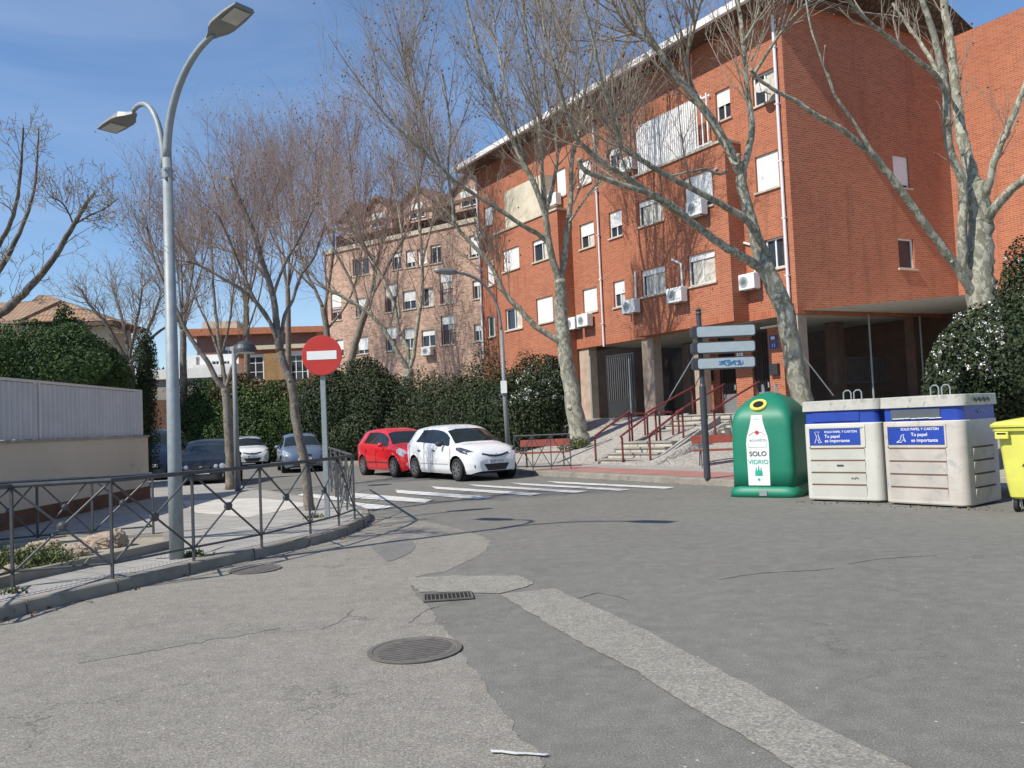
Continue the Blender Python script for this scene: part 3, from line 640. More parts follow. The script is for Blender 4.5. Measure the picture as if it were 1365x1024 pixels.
# porch: ceiling, floor beam, back wall, pillars
m = MB(); inner = 7.5
m.add([PM.P(-.0, vb+.12, -.2), PM.P(uP, vb+.12, -.2), PM.P(uP, vb+.12, -inner), PM.P(-12, vb+.12, -inner)], [(0, 1, 2, 3)])
q = PS.P(wS, 0); m.add([(CC[0], CC[1], vb+.115), (q[0], q[1], vb+.115), PM.P(-10, vb+.115, -inner), PM.P(0, vb+.115, -inner)], [(0, 1, 2, 3)])
m.pbox(PB, b2r, b2l, vb+.02, vb+.1, -.79, -.01)
m.build('porch_ceiling', M_['ceiling'], bld)
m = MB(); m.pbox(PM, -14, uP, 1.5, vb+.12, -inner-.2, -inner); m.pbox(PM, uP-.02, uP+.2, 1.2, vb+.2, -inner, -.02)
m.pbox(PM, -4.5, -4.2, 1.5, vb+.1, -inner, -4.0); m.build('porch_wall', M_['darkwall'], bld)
def pillar(x0, x1, pl=PM, o=-.1, d=.45):
    u0, u1 = sorted((pl.uv(x0, 500)[0], pl.uv(x1, 500)[0]))
    mm = MB(); mm.pbox(pl, u0, u1, 1.5, vb+.1, o-d, o); mm.build('pillar', M_['pillar'], bld)
pillar(771, 784); pillar(855, 870); pillar(923.5, 934)
mm = MB(); mm.pbox(PM, .06, .46, 1.5, vb+.1, -.5, -.04); mm.build('pillar', M_['pillar'], bld)
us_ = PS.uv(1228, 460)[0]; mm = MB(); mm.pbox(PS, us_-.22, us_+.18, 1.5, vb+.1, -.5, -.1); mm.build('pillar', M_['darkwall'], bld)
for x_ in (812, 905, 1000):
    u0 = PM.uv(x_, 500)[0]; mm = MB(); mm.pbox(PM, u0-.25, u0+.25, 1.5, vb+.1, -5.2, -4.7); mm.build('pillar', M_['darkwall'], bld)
# portal walls with barred doors
PP = PM.off(-1.1); vp = PP.uv(1028, 437)[1]
def seg(x0, x1, y=500): u = sorted((PP.uv(x0, y)[0], PP.uv(x1, y)[0])); return u
m = MB()
for x0, x1 in ((939, 957), (981, 1003), (1026, 1046)):
    u0, u1 = seg(x0, x1); m.pbox(PP, u0, u1, 1.5, vp, -.25, 0)
u0, u1 = seg(939, 1046); m.pbox(PP, u0, u1, vp+.0, vp+.0, -.3, .05) if False else None
m.build('portal_wall', M_['brick'], bld)
m = MB(); u0, u1 = seg(1020, 1046); m.pbox(PP, u0-.05, u1+.05, vp+.002, vp+.07, -.3, .08); m.build('portal_cap', M_['white'], bld)
for x0, x1 in ((957, 981), (1003, 1026)):
    u0, u1 = seg(x0, x1); m = MB(); m.pbox(PP, u0, u1, 1.57, 2.3, -.16, -.12, mi=1); vv = vp-.05
    for k in range(9): u = u0+(u1-u0)*(k+.5)/9; m.pbox(PP, u-.012, u+.012, 2.3, vv, -.15, -.13)
    m.pbox(PP, u0, u0+.05, 1.57, vv+.05, -.17, -.11); m.pbox(PP, u1-.05, u1, 1.57, vv+.05, -.17, -.11); m.pbox(PP, u0+.05, u1-.05, vv, vv+.05, -.17, -.11)
    dr = m.build('door', [M_['black'], M_['steel2']], bld)
    m = MB(); m.pbox(PP, u0+.1, u0+.16, 2.45, 2.65, -.11, -.06); m.build('handle', M_['steel'], dr)
# numbers by the portal
u0, u1 = seg(1028, 1039.5); vv = PP.uv(1034, 450)[1]
m = MB(); m.pbox(PP, u0, u1, vv-.12, vv+.1, 0, .02, mi=0); m.pbox(PP, u0, u1, vv-.40, vv-.18, 0, .02, mi=0)
m.pbox(PP, u0+.12, u1-.1, vv-.06, vv+.05, .021, .023, mi=1)
Mx = lambda u, v, o=.022: face_M(PP.P(u, v, o), -TV, (0, 0, 1))
text_mesh('11', .2, Mx((u0+u1)/2, vv-.29), m, 1); m.build('number_plate', [M_['plateblue'], M_['white']], bld)
u0, u1 = seg(984, 992); vv = PP.uv(988, 473)[1]; m = MB(); m.pbox(PP, u0, u1, vv-.13, vv+.13, 0, .02)
text_mesh('31', .2, Mx((u0+u1)/2, vv), m, 1); m.build('number_plate', [M_['white'], M_['textdark']], bld)
for x0, x1, y0, y1 in ((1029, 1040, 485, 500), (943, 951, 494, 508)):
    rc_ = pxrect(PP, x0, x1, y0, y1); m = MB(); m.pbox(PP, rc_[0], rc_[1], rc_[2], rc_[3], .0, .16); m.build('letter_box', M_['black'], bld, bevel=.01)
# wall lamp on the side wall, hanging wires
m = MB(); u_, v_ = PS.uv(1238, 409); m.tube([PS.P(u_, v_, 0), PS.P(u_, v_+.05, .25)], .03, 8); m.tube([PS.P(u_-.1, v_+.02, .3), PS.P(u_+.15, v_+.02, .3)], .09, 10); m.build('wall_lamp', M_['sill'], bld)
# small TV aerial dishes
def dish(pl, x, y, r_, label):
    u_, v_ = pl.uv(x, y); P = pl.P(u_, v_, .35); t = thing('satellite_dish', label, 'satellite dish', P)
    m = MB(); rot = Vector((-.6, -.75, .5)).to_track_quat('Z', 'Y').to_matrix()
    m.lathe([(.02, 0), (r_*.5, .03), (r_, .11), (r_, .115), (r_*.5, .04), (.02, .01)], n=24, M=rot); m.build('dish', M_['sat'], t, smooth=True)
    m = MB(); m.tube([rot @ Vector((0, -r_, .1)), rot @ Vector((0, -.05, .5))], .012, 6); m.box(rot @ Vector((0, 0, .52)), (.07, .07, .07)); m.build('receiver_arm', M_['steel'], t)
    m = MB(); q = Vector(pl.P(u_, v_-.15, .0))-Vector(P); m.tube([(0, 0, 0), (q.x*.3, q.y*.3, q.z), q], .02, 6); m.build('bracket', M_['steel'], t)
dish(PM, 1027, 120, .3, 'white satellite dish in front of the top floor window beside the downpipe')
dish(PM, 647, 317, .34, 'brown satellite dish at the far end of the red brick facade')

# air conditioners hung on the wall
def aircon(pl, x0, x1, y0, y1, label, duct=None, w_=.8):
    rc = pxrect(pl, x0, x1, y0, y1); uc = (rc[0]+rc[1])/2; vc = (rc[2]+rc[3])/2; hh = .56; P = pl.P(uc, vc, .3)
    t = thing('air_conditioner', label, 'air conditioner', P, group='air conditioners on the red brick facade'); ROOTLOC[t.name] = np.array(P)
    m = MB(); m.pbox(pl, uc-w_/2, uc+w_/2, vc-hh/2, vc+hh/2, .12, .45); m.build('casing', M_['shutter'], t, bevel=.02)
    m = MB(); c = pl.P(uc+.1*w_, vc, .455); rot = Vector(pl.n).to_track_quat('Z', 'Y').to_matrix()
    m.lathe([(.2, -.004), (.2, .01), (.18, .012), (.18, .002)], c, 24, M=rot); m.lathe([(.19, -.003), (.19, .001)], c, 24, 1, M=rot)
    for k in range(6): m.lathe([(.03*k+.01, .002), (.03*k+.01, .008), (.03*k+.016, .008)], c, 24, M=rot)
    m.build('fan_grille', [M_['signgrey'], M_['steel2']], t)
    for s_ in (-.3, .3): m = MB(); m.pbox(pl, uc+s_-.02, uc+s_+.02, vc-hh/2-.04, vc-hh/2, 0, .46); m.pbox(pl, uc+s_-.02, uc+s_+.02, vc-hh/2-.3, vc-hh/2-.04, 0, .03); m.build('bracket', M_['steel2'], t)
    if duct:
        m = MB(); u_, v_ = pl.uv(*duct[0]); P0 = [pl.P(pl.uv(x, y)[0], pl.uv(x, y)[1], .05) for x, y in duct]; m.tube(P0, .045, 8); m.build('duct', M_['white'], t)
aircon(PM, 836, 853, 209, 232, 'air conditioner at the left end of the white slatted terrace')
aircon(PB, 924, 948, 268, 290, 'air conditioner under the half shuttered second floor bay window', [(951, 266), (949, 232), (957, 224)])
aircon(PM, 737, 752, 256, 279, 'air conditioner on the terrace beside the beige canvas screen')
aircon(PM, 763, 776, 423, 441, 'left of the two air conditioners side by side behind the big plane trunk')
aircon(PM, 779, 793, 417, 438, 'right of the two air conditioners side by side under a closed shutter')
aircon(PB, 836+2, 858, 398, 420, 'air conditioner right of the middle downpipe just above the porch', [(849, 398), (848, 362)])
aircon(PB, 897, 922, 383, 405, 'air conditioner above the grey direction sign with a bent white duct', [(911, 383), (909, 352), (897, 346)])
aircon(PM, 993, 1017, 365, 388, 'air conditioner half behind the leaning plane trunk near the building corner', [(1008, 364), (1007, 328), (993, 324)])

# open black gate, chain link and a silver car in the porch
gt = thing('metal_gate', 'open black metal gate with vertical bars in the porch opening', 'gate', PM.P(PM.uv(826, 520)[0], 1.57, .2), world=True)
PG = PM.off(.2); ga, gb = sorted((PG.uv(809, 500)[0], PG.uv(846, 500)[0])); vg = PG.uv(826, 472)[1]
m = MB(); m.pbox(PG, ga, gb, 1.6, 2.35, -.03, .0)
m.build('gate_panel', M_['black'], gt)
m = MB(); m.pbox(PG, ga, ga+.08, 2.35, vg, -.04, .02); m.pbox(PG, gb-.08, gb, 2.35, vg, -.04, .02); m.pbox(PG, ga+.08, gb-.08, vg-.08, vg, -.04, .02); m.build('gate_frame', M_['black'], gt)
m = MB(); k = ga+.2
while k < gb-.1: m.pbox(PG, k, k+.03, 2.35, vg-.08, -.02, .0); k += .14
m.build('gate_bars', M_['steel2'], gt)
def chain(pl, xa, xb, v0, v1, o, posts, label, rake=None):
    ua, ub = sorted((pl.uv(xa, 500)[0], pl.uv(xb, 500)[0])); t = thing('chain_link_fence', label, 'fence', pl.P((ua+ub)/2, v0, o), world=True)
    m = MB(); m.add([pl.P(ua, v0, o), pl.P(ub, v0, o), pl.P(ub, v1, o), pl.P(ua, v1, o)], [(3, 2, 1, 0)]); m.build('wire_mesh', M_['link'], t)
    for x, y0 in posts:
        u, v = pl.uv(x, y0); m = MB(); m.tube([pl.P(u, v0, o+.03), pl.P(u, v, o+.03)], .035, 8); m.build('post', M_['steel'], t)
    if rake:
        m = MB(); a = pl.uv(*rake[0]); b = pl.uv(*rake[1]); m.tube([pl.P(a[0], a[1], o+.06), pl.P(b[0], b[1], o+.3)], .022, 6); m.build('stay', M_['steel'], t)
chain(PM, 786, 938, 1.57, 4.6, .3, [(794, 475), (846, 478)], 'chain link fence between the porch pillars left of the portal', ((937, 470), (898, 545)))
chain(PS, 1066, 1285, 1.57, 4.7, .12, [(1153, 420), (1221, 423), (1277, 398)], 'chain link fence with steel posts behind the paper containers', ((1067, 478), (1098, 528)))
# inner balustrade seen through the mesh
t = thing('balustrade', 'pale metal balustrade inside the dark porch behind the containers', 'railing', PS.P(2.5, 1.6, -3), world=True)
m = MB(); PI = PS.off(-2.6); ua, ub = PI.uv(1112, 480)[0], PI.uv(1222, 480)[0]
k = ua
vT0, vT1 = PI.uv(1112, 483)[1], PI.uv(1222, 472)[1]; vT = (vT0+vT1)/2
while k < ub: m.pbox(PI, k, k+.02, vT-.95, vT, 0, .02); k += .12
m.build('bars', M_['steel2'], t); m = MB(); m.pbox(PI, ua, ub, vT, vT+.04, -.01, .03); m.pbox(PI, ua, ub, vT-1.0, vT-.95, -.01, .03); m.build('rail', M_['steel2'], t)

# ================================================================ PINK BRICK BLOCK
a2 = R(55); PK = Plane(D(643, 400, 51.5), (-math.sin(a2), math.cos(a2), 0), (-math.cos(a2), -math.sin(a2), 0))
pk = thing('apartment_building', 'pale pink brick apartment block with tiled dormers behind the bare trees', 'building', tuple(PK.O*[1, 1, 0]), world=True)
pw = []
def prow(xs, yb_l, yb_r, h, sh, panes=2, bal=None):
    for x0, x1, s_ in xs:
        xm = (x0+x1)/2; f_ = (xm-430)/215; yb = yb_l+(yb_r-yb_l)*f_; pw.append((x0, x1, yb-h*s_[1], yb, s_[0], panes, s_[2]))
N0 = lambda sh, k=1., c=0: (sh, k, c)
prow([(470, 492, N0(.0)), (523, 535, N0(.25)), (541, 553, N0(.7)), (556, 569, N0(.9)), (574, 588, N0(.15, 1.1)), (626, 639, N0(.85, 1.3))], 375, 341, 23, 0)
prow([(441, 455, N0(.7, 1.5)), (474, 488, N0(.6)), (513, 528, N0(.45, 1.5)), (537, 554, N0(.55)), (563, 578, N0(.0, 1, 1)), (586, 603, N0(.35, 1.8, 1)), (630, 641, N0(.3))], 430, 397, 25, 0)
prow([(448, 458, N0(.6)), (476, 491, N0(.75)), (514, 528, N0(.5, 1.4)), (538, 552, N0(.5, 1.2)), (562, 580, N0(.35)), (588, 606, N0(.3, 1.7, 1)), (632, 643, N0(.4))], 478, 454, 23, 0)
prects = [pxrect(PK, *k[:4]) for k in pw]; uK = PK.uv(434, 400)[0]; vK = PK.uv(571, 310)[1]
m = MB(); wall_holes(m, PK, -2.5, uK, 0, vK, prects, .2)
PKE = Plane(PK.P(uK, 0), -PK.n, PK.t); wall_holes(m, PKE, 0, 12, 0, vK, []); m.build('wall', M_['pink'], pk)
for r_, s_ in zip(prects, pw):
    wn = window(pk, PK, r_, s_[4], panes=s_[5], curtain=bool(s_[6]), dep=.2)
    if (r_[3]-r_[2]) > 1.75:
        m = MB(); a, b, c, d = r_; k = a
        while k < b: m.pbox(PK, k, k+.02, c, c+.9, .0, .02); k += .11
        m.pbox(PK, a-.02, b+.02, c+.9, c+.94, -.01, .04); m.build('balcony_rail', M_['redrail'], wn)
m = MB(); m.pbox(PK, -2.5, uK+.1, vK, vK+.3, -.3, .12); m.build('cornice', M_['sill'], pk)

PR = PK.off(-1.2); m = MB(); m.pbox(PR, -2.5, uK, vK+.1, vK+1.6, -.2, 0); m.build('attic_wall', M_['darkwall'], pk)
m = MB(); zr = vK+1.35
m.hexa([PK.P(-2.5, zr, .35), PK.P(uK+.4, zr, .35), PK.P(uK-1, zr+2.3, -5), PK.P(-2.5, zr+2.3, -5)], [PK.P(-2.5, zr+.2, .35), PK.P(uK+.4, zr+.2, .35), PK.P(uK-1, zr+2.5, -5), PK.P(-2.5, zr+2.5, -5)])
m.build('roof', M_['roof'], pk)
for x, y in ((508, 290), (560, 275), (478, 300), (630, 262)):
    u, v = PK.uv(x, y); v = zr+.75; m = MB(); hw = 1.25
    m.add([PK.P(u-hw, v-1.3, .25), PK.P(u+hw, v-1.3, .25), PK.P(u+hw, v, .25), PK.P(u, v+.9, .25), PK.P(u-hw, v, .25), PK.P(u-hw, v-1.3, -4), PK.P(u+hw, v-1.3, -4), PK.P(u+hw, v, -4), PK.P(u, v+.9, -4), PK.P(u-hw, v, -4)],
          [(4, 3, 2, 1, 0), (0, 5, 9, 4), (1, 2, 7, 6), (4, 9, 8, 3), (3, 8, 7, 2)])
    dm = m.build('dormer', M_['pink'], pk)
    m = MB()
    for sg in (-1, 1): m.hexa([PK.P(u+sg*(hw+.35), v-.2, .55), PK.P(u, v+.95, .55), PK.P(u, v+.95, -4), PK.P(u+sg*(hw+.35), v-.2, -4)], [PK.P(u+sg*(hw+.35), v-.02, .55), PK.P(u, v+1.13, .55), PK.P(u, v+1.13, -4), PK.P(u+sg*(hw+.35), v-.02, -4)])
    m.build('dormer_roof', M_['roof'], dm)
    window(pk, PK.off(.3), (u-.7, u+.7, v-1.1, v-.1), .4, sill=False, dep=.05)
aircon(PK, 567, 580, 462, 475, 'air conditioner on the pink brick facade above the clipped hedge')

# ================================================================ BUILDINGS FAR LEFT
def block(name, label, x0, x1, ytop, Yd, mat, ang=0., dep=8, zlo=-.02, roof=None):
    P = D(x0, ytop, Yd); P1 = D(x1, ytop, Yd); w_ = abs(P1[0]-P[0]); t_ = np.array([math.cos(ang), math.sin(ang), 0]); pl = Plane(P, t_, np.array([t_[1], -t_[0], 0]))
    b = thing(name, label, 'building', (P[0], P[1], 0), world=True); return b, pl, w_, P[2]
# modern orange brick building with tall white framed windows
b, pl, w_, zt = block('orange_building', 'orange brick building with tall white window grids behind the ivy hedge', 314, 437, 471, 60, None)
W1 = [(328, 352, 472, 508, 0, 2), (386, 411, 466, 524, 0, 3)]; rc = [pxrect(pl, *k[:4]) for k in W1]
zt = pl.uv(360, 466)[1]; rc = [(a, b_, c, min(d, zt-.15)) for a, b_, c, d in rc]
m = MB(); wall_holes(m, pl, 0, w_, 0, zt, rc, .2); m.build('wall', M_['orange'], b)
for r_, k in zip(rc, W1): window(b, pl, r_, .12, panes=k[5], sill=False, t=.12, dep=.2, bars=3 if k[5] == 3 else 2)
m = MB(); m.pbox(pl, -.3, w_+.3, zt, zt+.3, -8, .3); m.build('roof', M_['cream'], b)
m = MB(); u0, u1 = pl.uv(353, 500)[0], pl.uv(383, 500)[0]; m.pbox(pl, u0, u1, 0, zt-.3, 0, .15); m.build('render_panel', pm('ochre_render', (.36, .22, .10), .9, var=.3), b)
b, pl, w_, zt = block('terraced_building', 'long terraced building with an orange roof edge beyond the street lamp', 262, 420, 449, 85, None, .08)
m = MB(); rc = [pxrect(pl, x, x+12, 462, 474) for x in (298, 318, 345, 372)]; wall_holes(m, pl, 0, w_, 0, zt, rc, .2); m.build('wall', pm('maroon_render', (.27, .13, .10), .9), b)
for r_ in rc: window(b, pl, r_, .4, sill=False, dep=.2)
m = MB(); m.hexa([pl.P(-.8, zt, .8), pl.P(w_+.8, zt, .8), pl.P(w_+.8, zt, -9), pl.P(-.8, zt, -9)], [pl.P(-.8, zt+.75, .8), pl.P(w_+.8, zt+.6, .8), pl.P(w_+.8, zt+1., -9), pl.P(-.8, zt+1., -9)]); m.build('roof', pm('orange_fascia', (.48, .17, .08), .8), b)
m = MB(); m.pbox(pl, .5, 4, zt+.3, zt+1.6, -8, -.5); m.build('chimney', M_['cream'], b)
b, pl, w_, zt = block('white_house', 'white balcony house with red roof tiles seen left of the dome lamp', 250, 318, 478, 58, None)
m = MB(); rc = [pxrect(pl, 261, 266, 476, 489), pxrect(pl, 282, 292, 481, 492), pxrect(pl, 297, 306, 481, 492)]
wall_holes(m, pl, 0, w_, 0, zt+.2, rc, .2); m.build('wall', M_['white'], b)
for r_ in rc: window(b, pl, r_, 0, sill=False, dep=.2)
m = MB(); z1 = pl.uv(280, 497)[1]; m.pbox(pl, .8, w_+.2, z1-.2, z1+.5, .0, 1.1); m.build('balcony', M_['white'], b)
m = MB(); m.hexa([pl.P(-1, z1-.5, 2.2), pl.P(w_, z1-.5, 2.2), pl.P(w_, z1-.1, .02), pl.P(-1, z1-.1, .02)], [pl.P(-1, z1-.4, 2.2), pl.P(w_, z1-.4, 2.2), pl.P(w_, z1, .02), pl.P(-1, z1, .02)]); m.build('roof', M_['rooflight'], b)
b, pl, w_, zt = block('garage_building', 'low grey building with a white fascia behind the big lamp post', 190, 300, 505, 50, None)
m = MB(); rc = [pxrect(pl, 214, 237, 543, 585), pxrect(pl, 258, 268, 502, 511)]; wall_holes(m, pl, 0, w_, 0, zt, rc, .2); m.build('wall', M_['concrete'], b)
window(b, pl, rc[0], .0, panes=4, sill=False, dep=.2, glass='glass2', name='gate'); window(b, pl, rc[1], 0, panes=1, sill=False, dep=.2)
m = MB(); zf = pl.uv(240, 504)[1]; m.pbox(pl, -.4, w_+.4, zf-.05, zf+.55, .0, .25); m.build('fascia', M_['white'], b)
m = MB(); z_ = pl.uv(220, 533)[1]; m.pbox(pl, .3, w_-2, 0, z_, .002, .03); m.build('tiled_dado', M_['tilewall'], b)
# house with a hipped roof
b, pl, w_, zt = block('hipped_house', 'cream house with a hipped clay tile roof above the evergreen trees', 25, 150, 430, 42, None)
zt = pl.uv(80, 432)[1]; m = MB(); m.pbox(pl, 0, 4.6, 0, zt, -2.5, 0)
m.build('wall', M_['cream'], b)
m = MB(); ap = D(52, 393, 43.5); ap2 = ap+np.array([.3, .2, -.0])
e = [pl.P(-.5, zt, .6), pl.P(5.1, zt-.0, .6), pl.P(5.1, zt, -3.3), pl.P(-.5, zt, -3.3)]
m.add([e[0], e[1], e[2], e[3], tuple(ap), (ap2[0], ap2[1], ap[2])], [(0, 1, 5, 4), (1, 2, 5), (2, 3, 4, 5), (3, 0, 4)]); m.pbox(pl, -.5, 5.08, zt-.22, zt-.02, -3.3, .58, mi=1)
m.build('roof', [M_['rooflight'], M_['soffit']], b)
b2_, pl2, w2, z2 = block('annex_house', 'end of a cream house with a low tile roof at the left picture edge', -130, 24, 440, 38, None)
m = MB(); m.pbox(pl2, 0, w2, 0, z2, -6, 0); m.build('wall', M_['cream'], b2_)
m = MB(); m.hexa([pl2.P(-1, z2, .6), pl2.P(w2+.4, z2, .6), pl2.P(w2+.4, z2+1.4, -3), pl2.P(-1, z2+1.4, -3)], [pl2.P(-1, z2+.15, .6), pl2.P(w2+.4, z2+.15, .6), pl2.P(w2+.4, z2+1.6, -3), pl2.P(-1, z2+1.6, -3)]); m.build('roof', M_['rooflight'], b2_)

# ================================================================ GARDEN WALL WITH CORRUGATED SCREEN
wl = thing('garden_wall', 'beige garden wall on a dark tile plinth topped with corrugated sheet screens', 'wall', (-8.9, 17, 0), world=True)
a = G(0, 708, .13); b_ = G(199, 664, .13); dv = (b_-a); dv /= np.linalg.norm(dv); PL = Plane(b_, -dv, np.array([dv[1], -dv[0], 0]))
Lw = 26.; zt = PL.uv(150, 587)[1]; zt = (zt+PL.uv(20, 588)[1])/2
m = MB(); m.pbox(PL, 0, Lw, .42, zt, -.3, 0); m.build('wall', M_['beige'], wl)
m = MB(); m.pbox(PL, -.02, Lw, .1, .418, -.32, .03); m.build('plinth', M_['tilewall'], wl)
m = MB(); m.pbox(PL, -.03, Lw, zt+.001, zt+.05, -.33, .04); m.build('coping', M_['concrete'], wl)
zp = PL.uv(100, 515)[1]; zs = zt+.06; PC = PL.off(-.12)
kx = .18
cuts = [PC.uv(x, 560)[0] for x in (187, 50)]+[PC.uv(50, 560)[0]+2.9, PC.uv(50, 560)[0]+6]
for i in range(3):
    u0, u1 = cuts[i]+.03, cuts[i+1]-.03; m = MB(); n = max(4, int((u1-u0)/.02)); pts = []
    for j in range(n+1): ph = ((u0+(u1-u0)*j/n)/.17) % 1; pts.append((u0+(u1-u0)*j/n, .045*max(-1, min(1, 3*(abs(ph-.5)*4-1)/2))))
    m.add([PC.P(u, zs, o) for u, o in pts]+[PC.P(u, zp, o) for u, o in pts], [(j+n+1, j+n+2, j+1, j) for j in range(n)]); m.build('corrugated_panel', M_['corrug'], wl)
    m = MB(); m.pbox(PC, u0-.06, u0, zs, zp+.02, -.05, .05); m.pbox(PC, u0-.06, u1, zp+.021, zp+.06, -.05, .05); m.build('panel_frame', M_['corrug'], wl)
# ================================================================ STREET LAMPS
b = G(236, 745, .13); lp = thing('street_lamp', 'tall grey double arm street lamp standing on the left pavement by the railing', 'street lamp', tuple(b))
zf = 4.88; hd = Vector((.80, -.60, 0))
hu = Vector((b[0]+1.22, b[1]-.92, 0)); hl = Vector((b[0]-.80, b[1]+.62, 0))
m = MB(); m.tube([(0, 0, -.02), (0, 0, 1.2), (0, 0, zf)], [.085, .08, .055], 20); m.build('pole', M_['steel'], lp, smooth=True)
m = MB(); m.tube([(0, 0, zf-.25), (0, 0, zf-.13)], .066, 16)
for k in (-.2, -.02): m.box((0, 0, zf-.15+k*.6), (.18, .02, .02)); m.box((0, 0, zf-.15+k*.6), (.02, .18, .02))
m.build('collar', M_['steel'], lp)
zu = D(303, 52, hu.y)[2]-b[2]; xu = D(303, 52, b[1]-.75)[0]-b[0]
def arc(dirv, L_, H_, kind):
    pts = []
    for i in range(15):
        t = i/14
        if kind == 'u': pts.append(Vector((0, 0, zf))+dirv*(L_*(1-math.cos(t*math.pi/2*.93)))+Vector((0, 0, H_*math.sin(t*math.pi/2*.93))))
        else: pts.append(Vector((0, 0, zf-.1))+dirv*(.07+L_*(1-math.cos(t*math.pi*.62))/1.37)+Vector((0, 0, H_*math.sin(t*math.pi*.62))))
    return pts
arm = arc(hd, 1.16, 1.22, 'u'); m = MB(); m.tube(arm, [.052-.018*i/14 for i in range(15)], 14); m.build('arm', M_['steel'], lp, smooth=True)
arm2 = arc(-hd, .74, .93, 'l'); m = MB(); m.tube(arm2, [.042-.014*i/14 for i in range(15)], 14); m.build('arm', M_['steel'], lp, smooth=True)
def lamphead(P, d, name='lamp_head', up=.18):
    d = Vector(d).normalized(); s_ = Vector((-d.y, d.x, 0)); f_ = (d+Vector((0, 0, up))).normalized(); n_ = f_.cross(s_); n_ = n_ if n_.z > 0 else -n_
    m = MB(); prof = [(-.10, .035, .03), (.0, .075, .05), (.10, .13, .075), (.2, .15, .06), (.42, .15, .05), (.62, .13, .035)]
    vs = []
    for t, hw, hh in prof:
        c = Vector(P)+f_*t
        vs += [c-s_*hw-n_*.0, c-s_*hw*.85+n_*hh, c+s_*hw*.85+n_*hh, c+s_*hw]
    fs = [(i*4+j, i*4+(j+1) % 4, (i+1)*4+(j+1) % 4, (i+1)*4+j) for i in range(5) for j in range(4)]+[(3, 2, 1, 0), (20, 21, 22, 23)]
    m.add(vs, fs); h_ = m.build(name, M_['lamphead'], lp)
    m = MB(); c = Vector(P)+f_*.44; q = [c-f_*.13-s_*.1-n_*.008, c+f_*.13-s_*.1-n_*.008, c+f_*.13+s_*.1-n_*.008, c-f_*.13+s_*.1-n_*.008]
    m.hexa([k-n_*.006 for k in q], [k+n_*.004 for k in q]); m.build('lamp_lens', M_['lampglass'], h_)
lamphead(arm[-1], hd); lamphead(arm2[-1]+Vector((-.02, .02, -.03)), -hd, up=-.06)
# arched lamp beyond the white car
b = G(677.5, 617, .15); x0, y0 = sq(4.6, 9.3); Y = 26.8; b = D(679, 610, Y); b[2] = .15
lp2 = thing('street_lamp', 'slim grey lamp post with one arched arm behind the white hatchback', 'street lamp', tuple(b), world=True)
pp = [b]+[D(x, y, Y-k) for x, y, k in ((673.5, 540, 0), (668.5, 440, 0), (664, 412, .05), (655, 392, .15), (641, 376, .3), (622, 366, .5), (606, 363, .65))]
m = MB(); m.tube(pp[:3], [.085, .075, .06], 14); m.build('pole', M_['steel2'], lp2, smooth=True)
m = MB(); m.tube(smooth_line(pp[2:], 4), .045, 10); m.build('arm', M_['steel2'], lp2, smooth=True)
a, c = Vector(D(609, 363.5, Y-.62)), Vector(D(579, 360.5, Y-.95)); m = MB(); m.tube([a, a.lerp(c, .3), a.lerp(c, .8), c], [.06, .10, .11, .05], 12); m.build('lamp_head', M_['lamphead'], lp2, smooth=True)
q = D(671.5, 516, Y-.09); m = MB(); m.box(tuple(q), (.2, .08, .4)); m.build('service_box', M_['white'], lp2)
# black lamp with dome
b = D(317, 650, 21.3); b[2] = .13; lp3 = thing('street_lamp', 'short dark lamp post with a dome shade between the pavement trees', 'street lamp', tuple(b), world=True)
t_ = D(311.5, 462, 21.3); m = MB(); m.tube([b, b*.5+t_*.5, t_], [.075, .065, .055], 14); m.build('pole', M_['steel2'], lp3, smooth=True)
c = D(327, 470, 21.1); m = MB(); m.lathe([(.29, 0), (.285, .09), (.24, .19), (.15, .27), (.03, .31)], c, 22); m.lathe([(.25, -.015), (.25, .0)], c, 22, 1); m.build('lamp_shade', [M_['signdark'], M_['lampglass']], lp3, smooth=False)
m = MB(); m.tube([t_, t_+np.array([.05, 0, .02]), c+np.array([0, 0, .12])], .03, 8); m.build('arm', M_['black'], lp3)

# ================================================================ SIGNS
b = G(435.5, 690, .13); t_ = thing('no_entry_sign', 'round red no entry sign with a white bar on a grey post inside the railing', 'road sign', tuple(b), world=True)
Ys = b[1]; c = D(430, 474, Ys); m = MB(); m.box(((b[0]+c[0])/2, Ys+.01, (b[2]+c[2]+.2)/2), (.085, .045, c[2]+.2-b[2])); m.build('post', M_['steel'], t_, bevel=.006)
rr = .338; m = MB(); RM = Matrix.Rotation(R(90), 3, 'X')
m.lathe([(rr-.012, -.012), (rr, -.012), (rr, .012), (rr-.012, .014)], (c[0], Ys-.05, c[2]), 48, M=RM); m.build('sign_plate', M_['signred'], t_)
m = MB(); m.box((c[0], Ys-.066, c[2]), (.50, .004, .145)); m.build('sign_bar', M_['signwhite'], t_)
for dz in (-.12, .12): m = MB(); m.box((c[0], Ys-.025, c[2]+dz), (.13, .05, .04)); m.build('bracket', M_['steel'], t_)

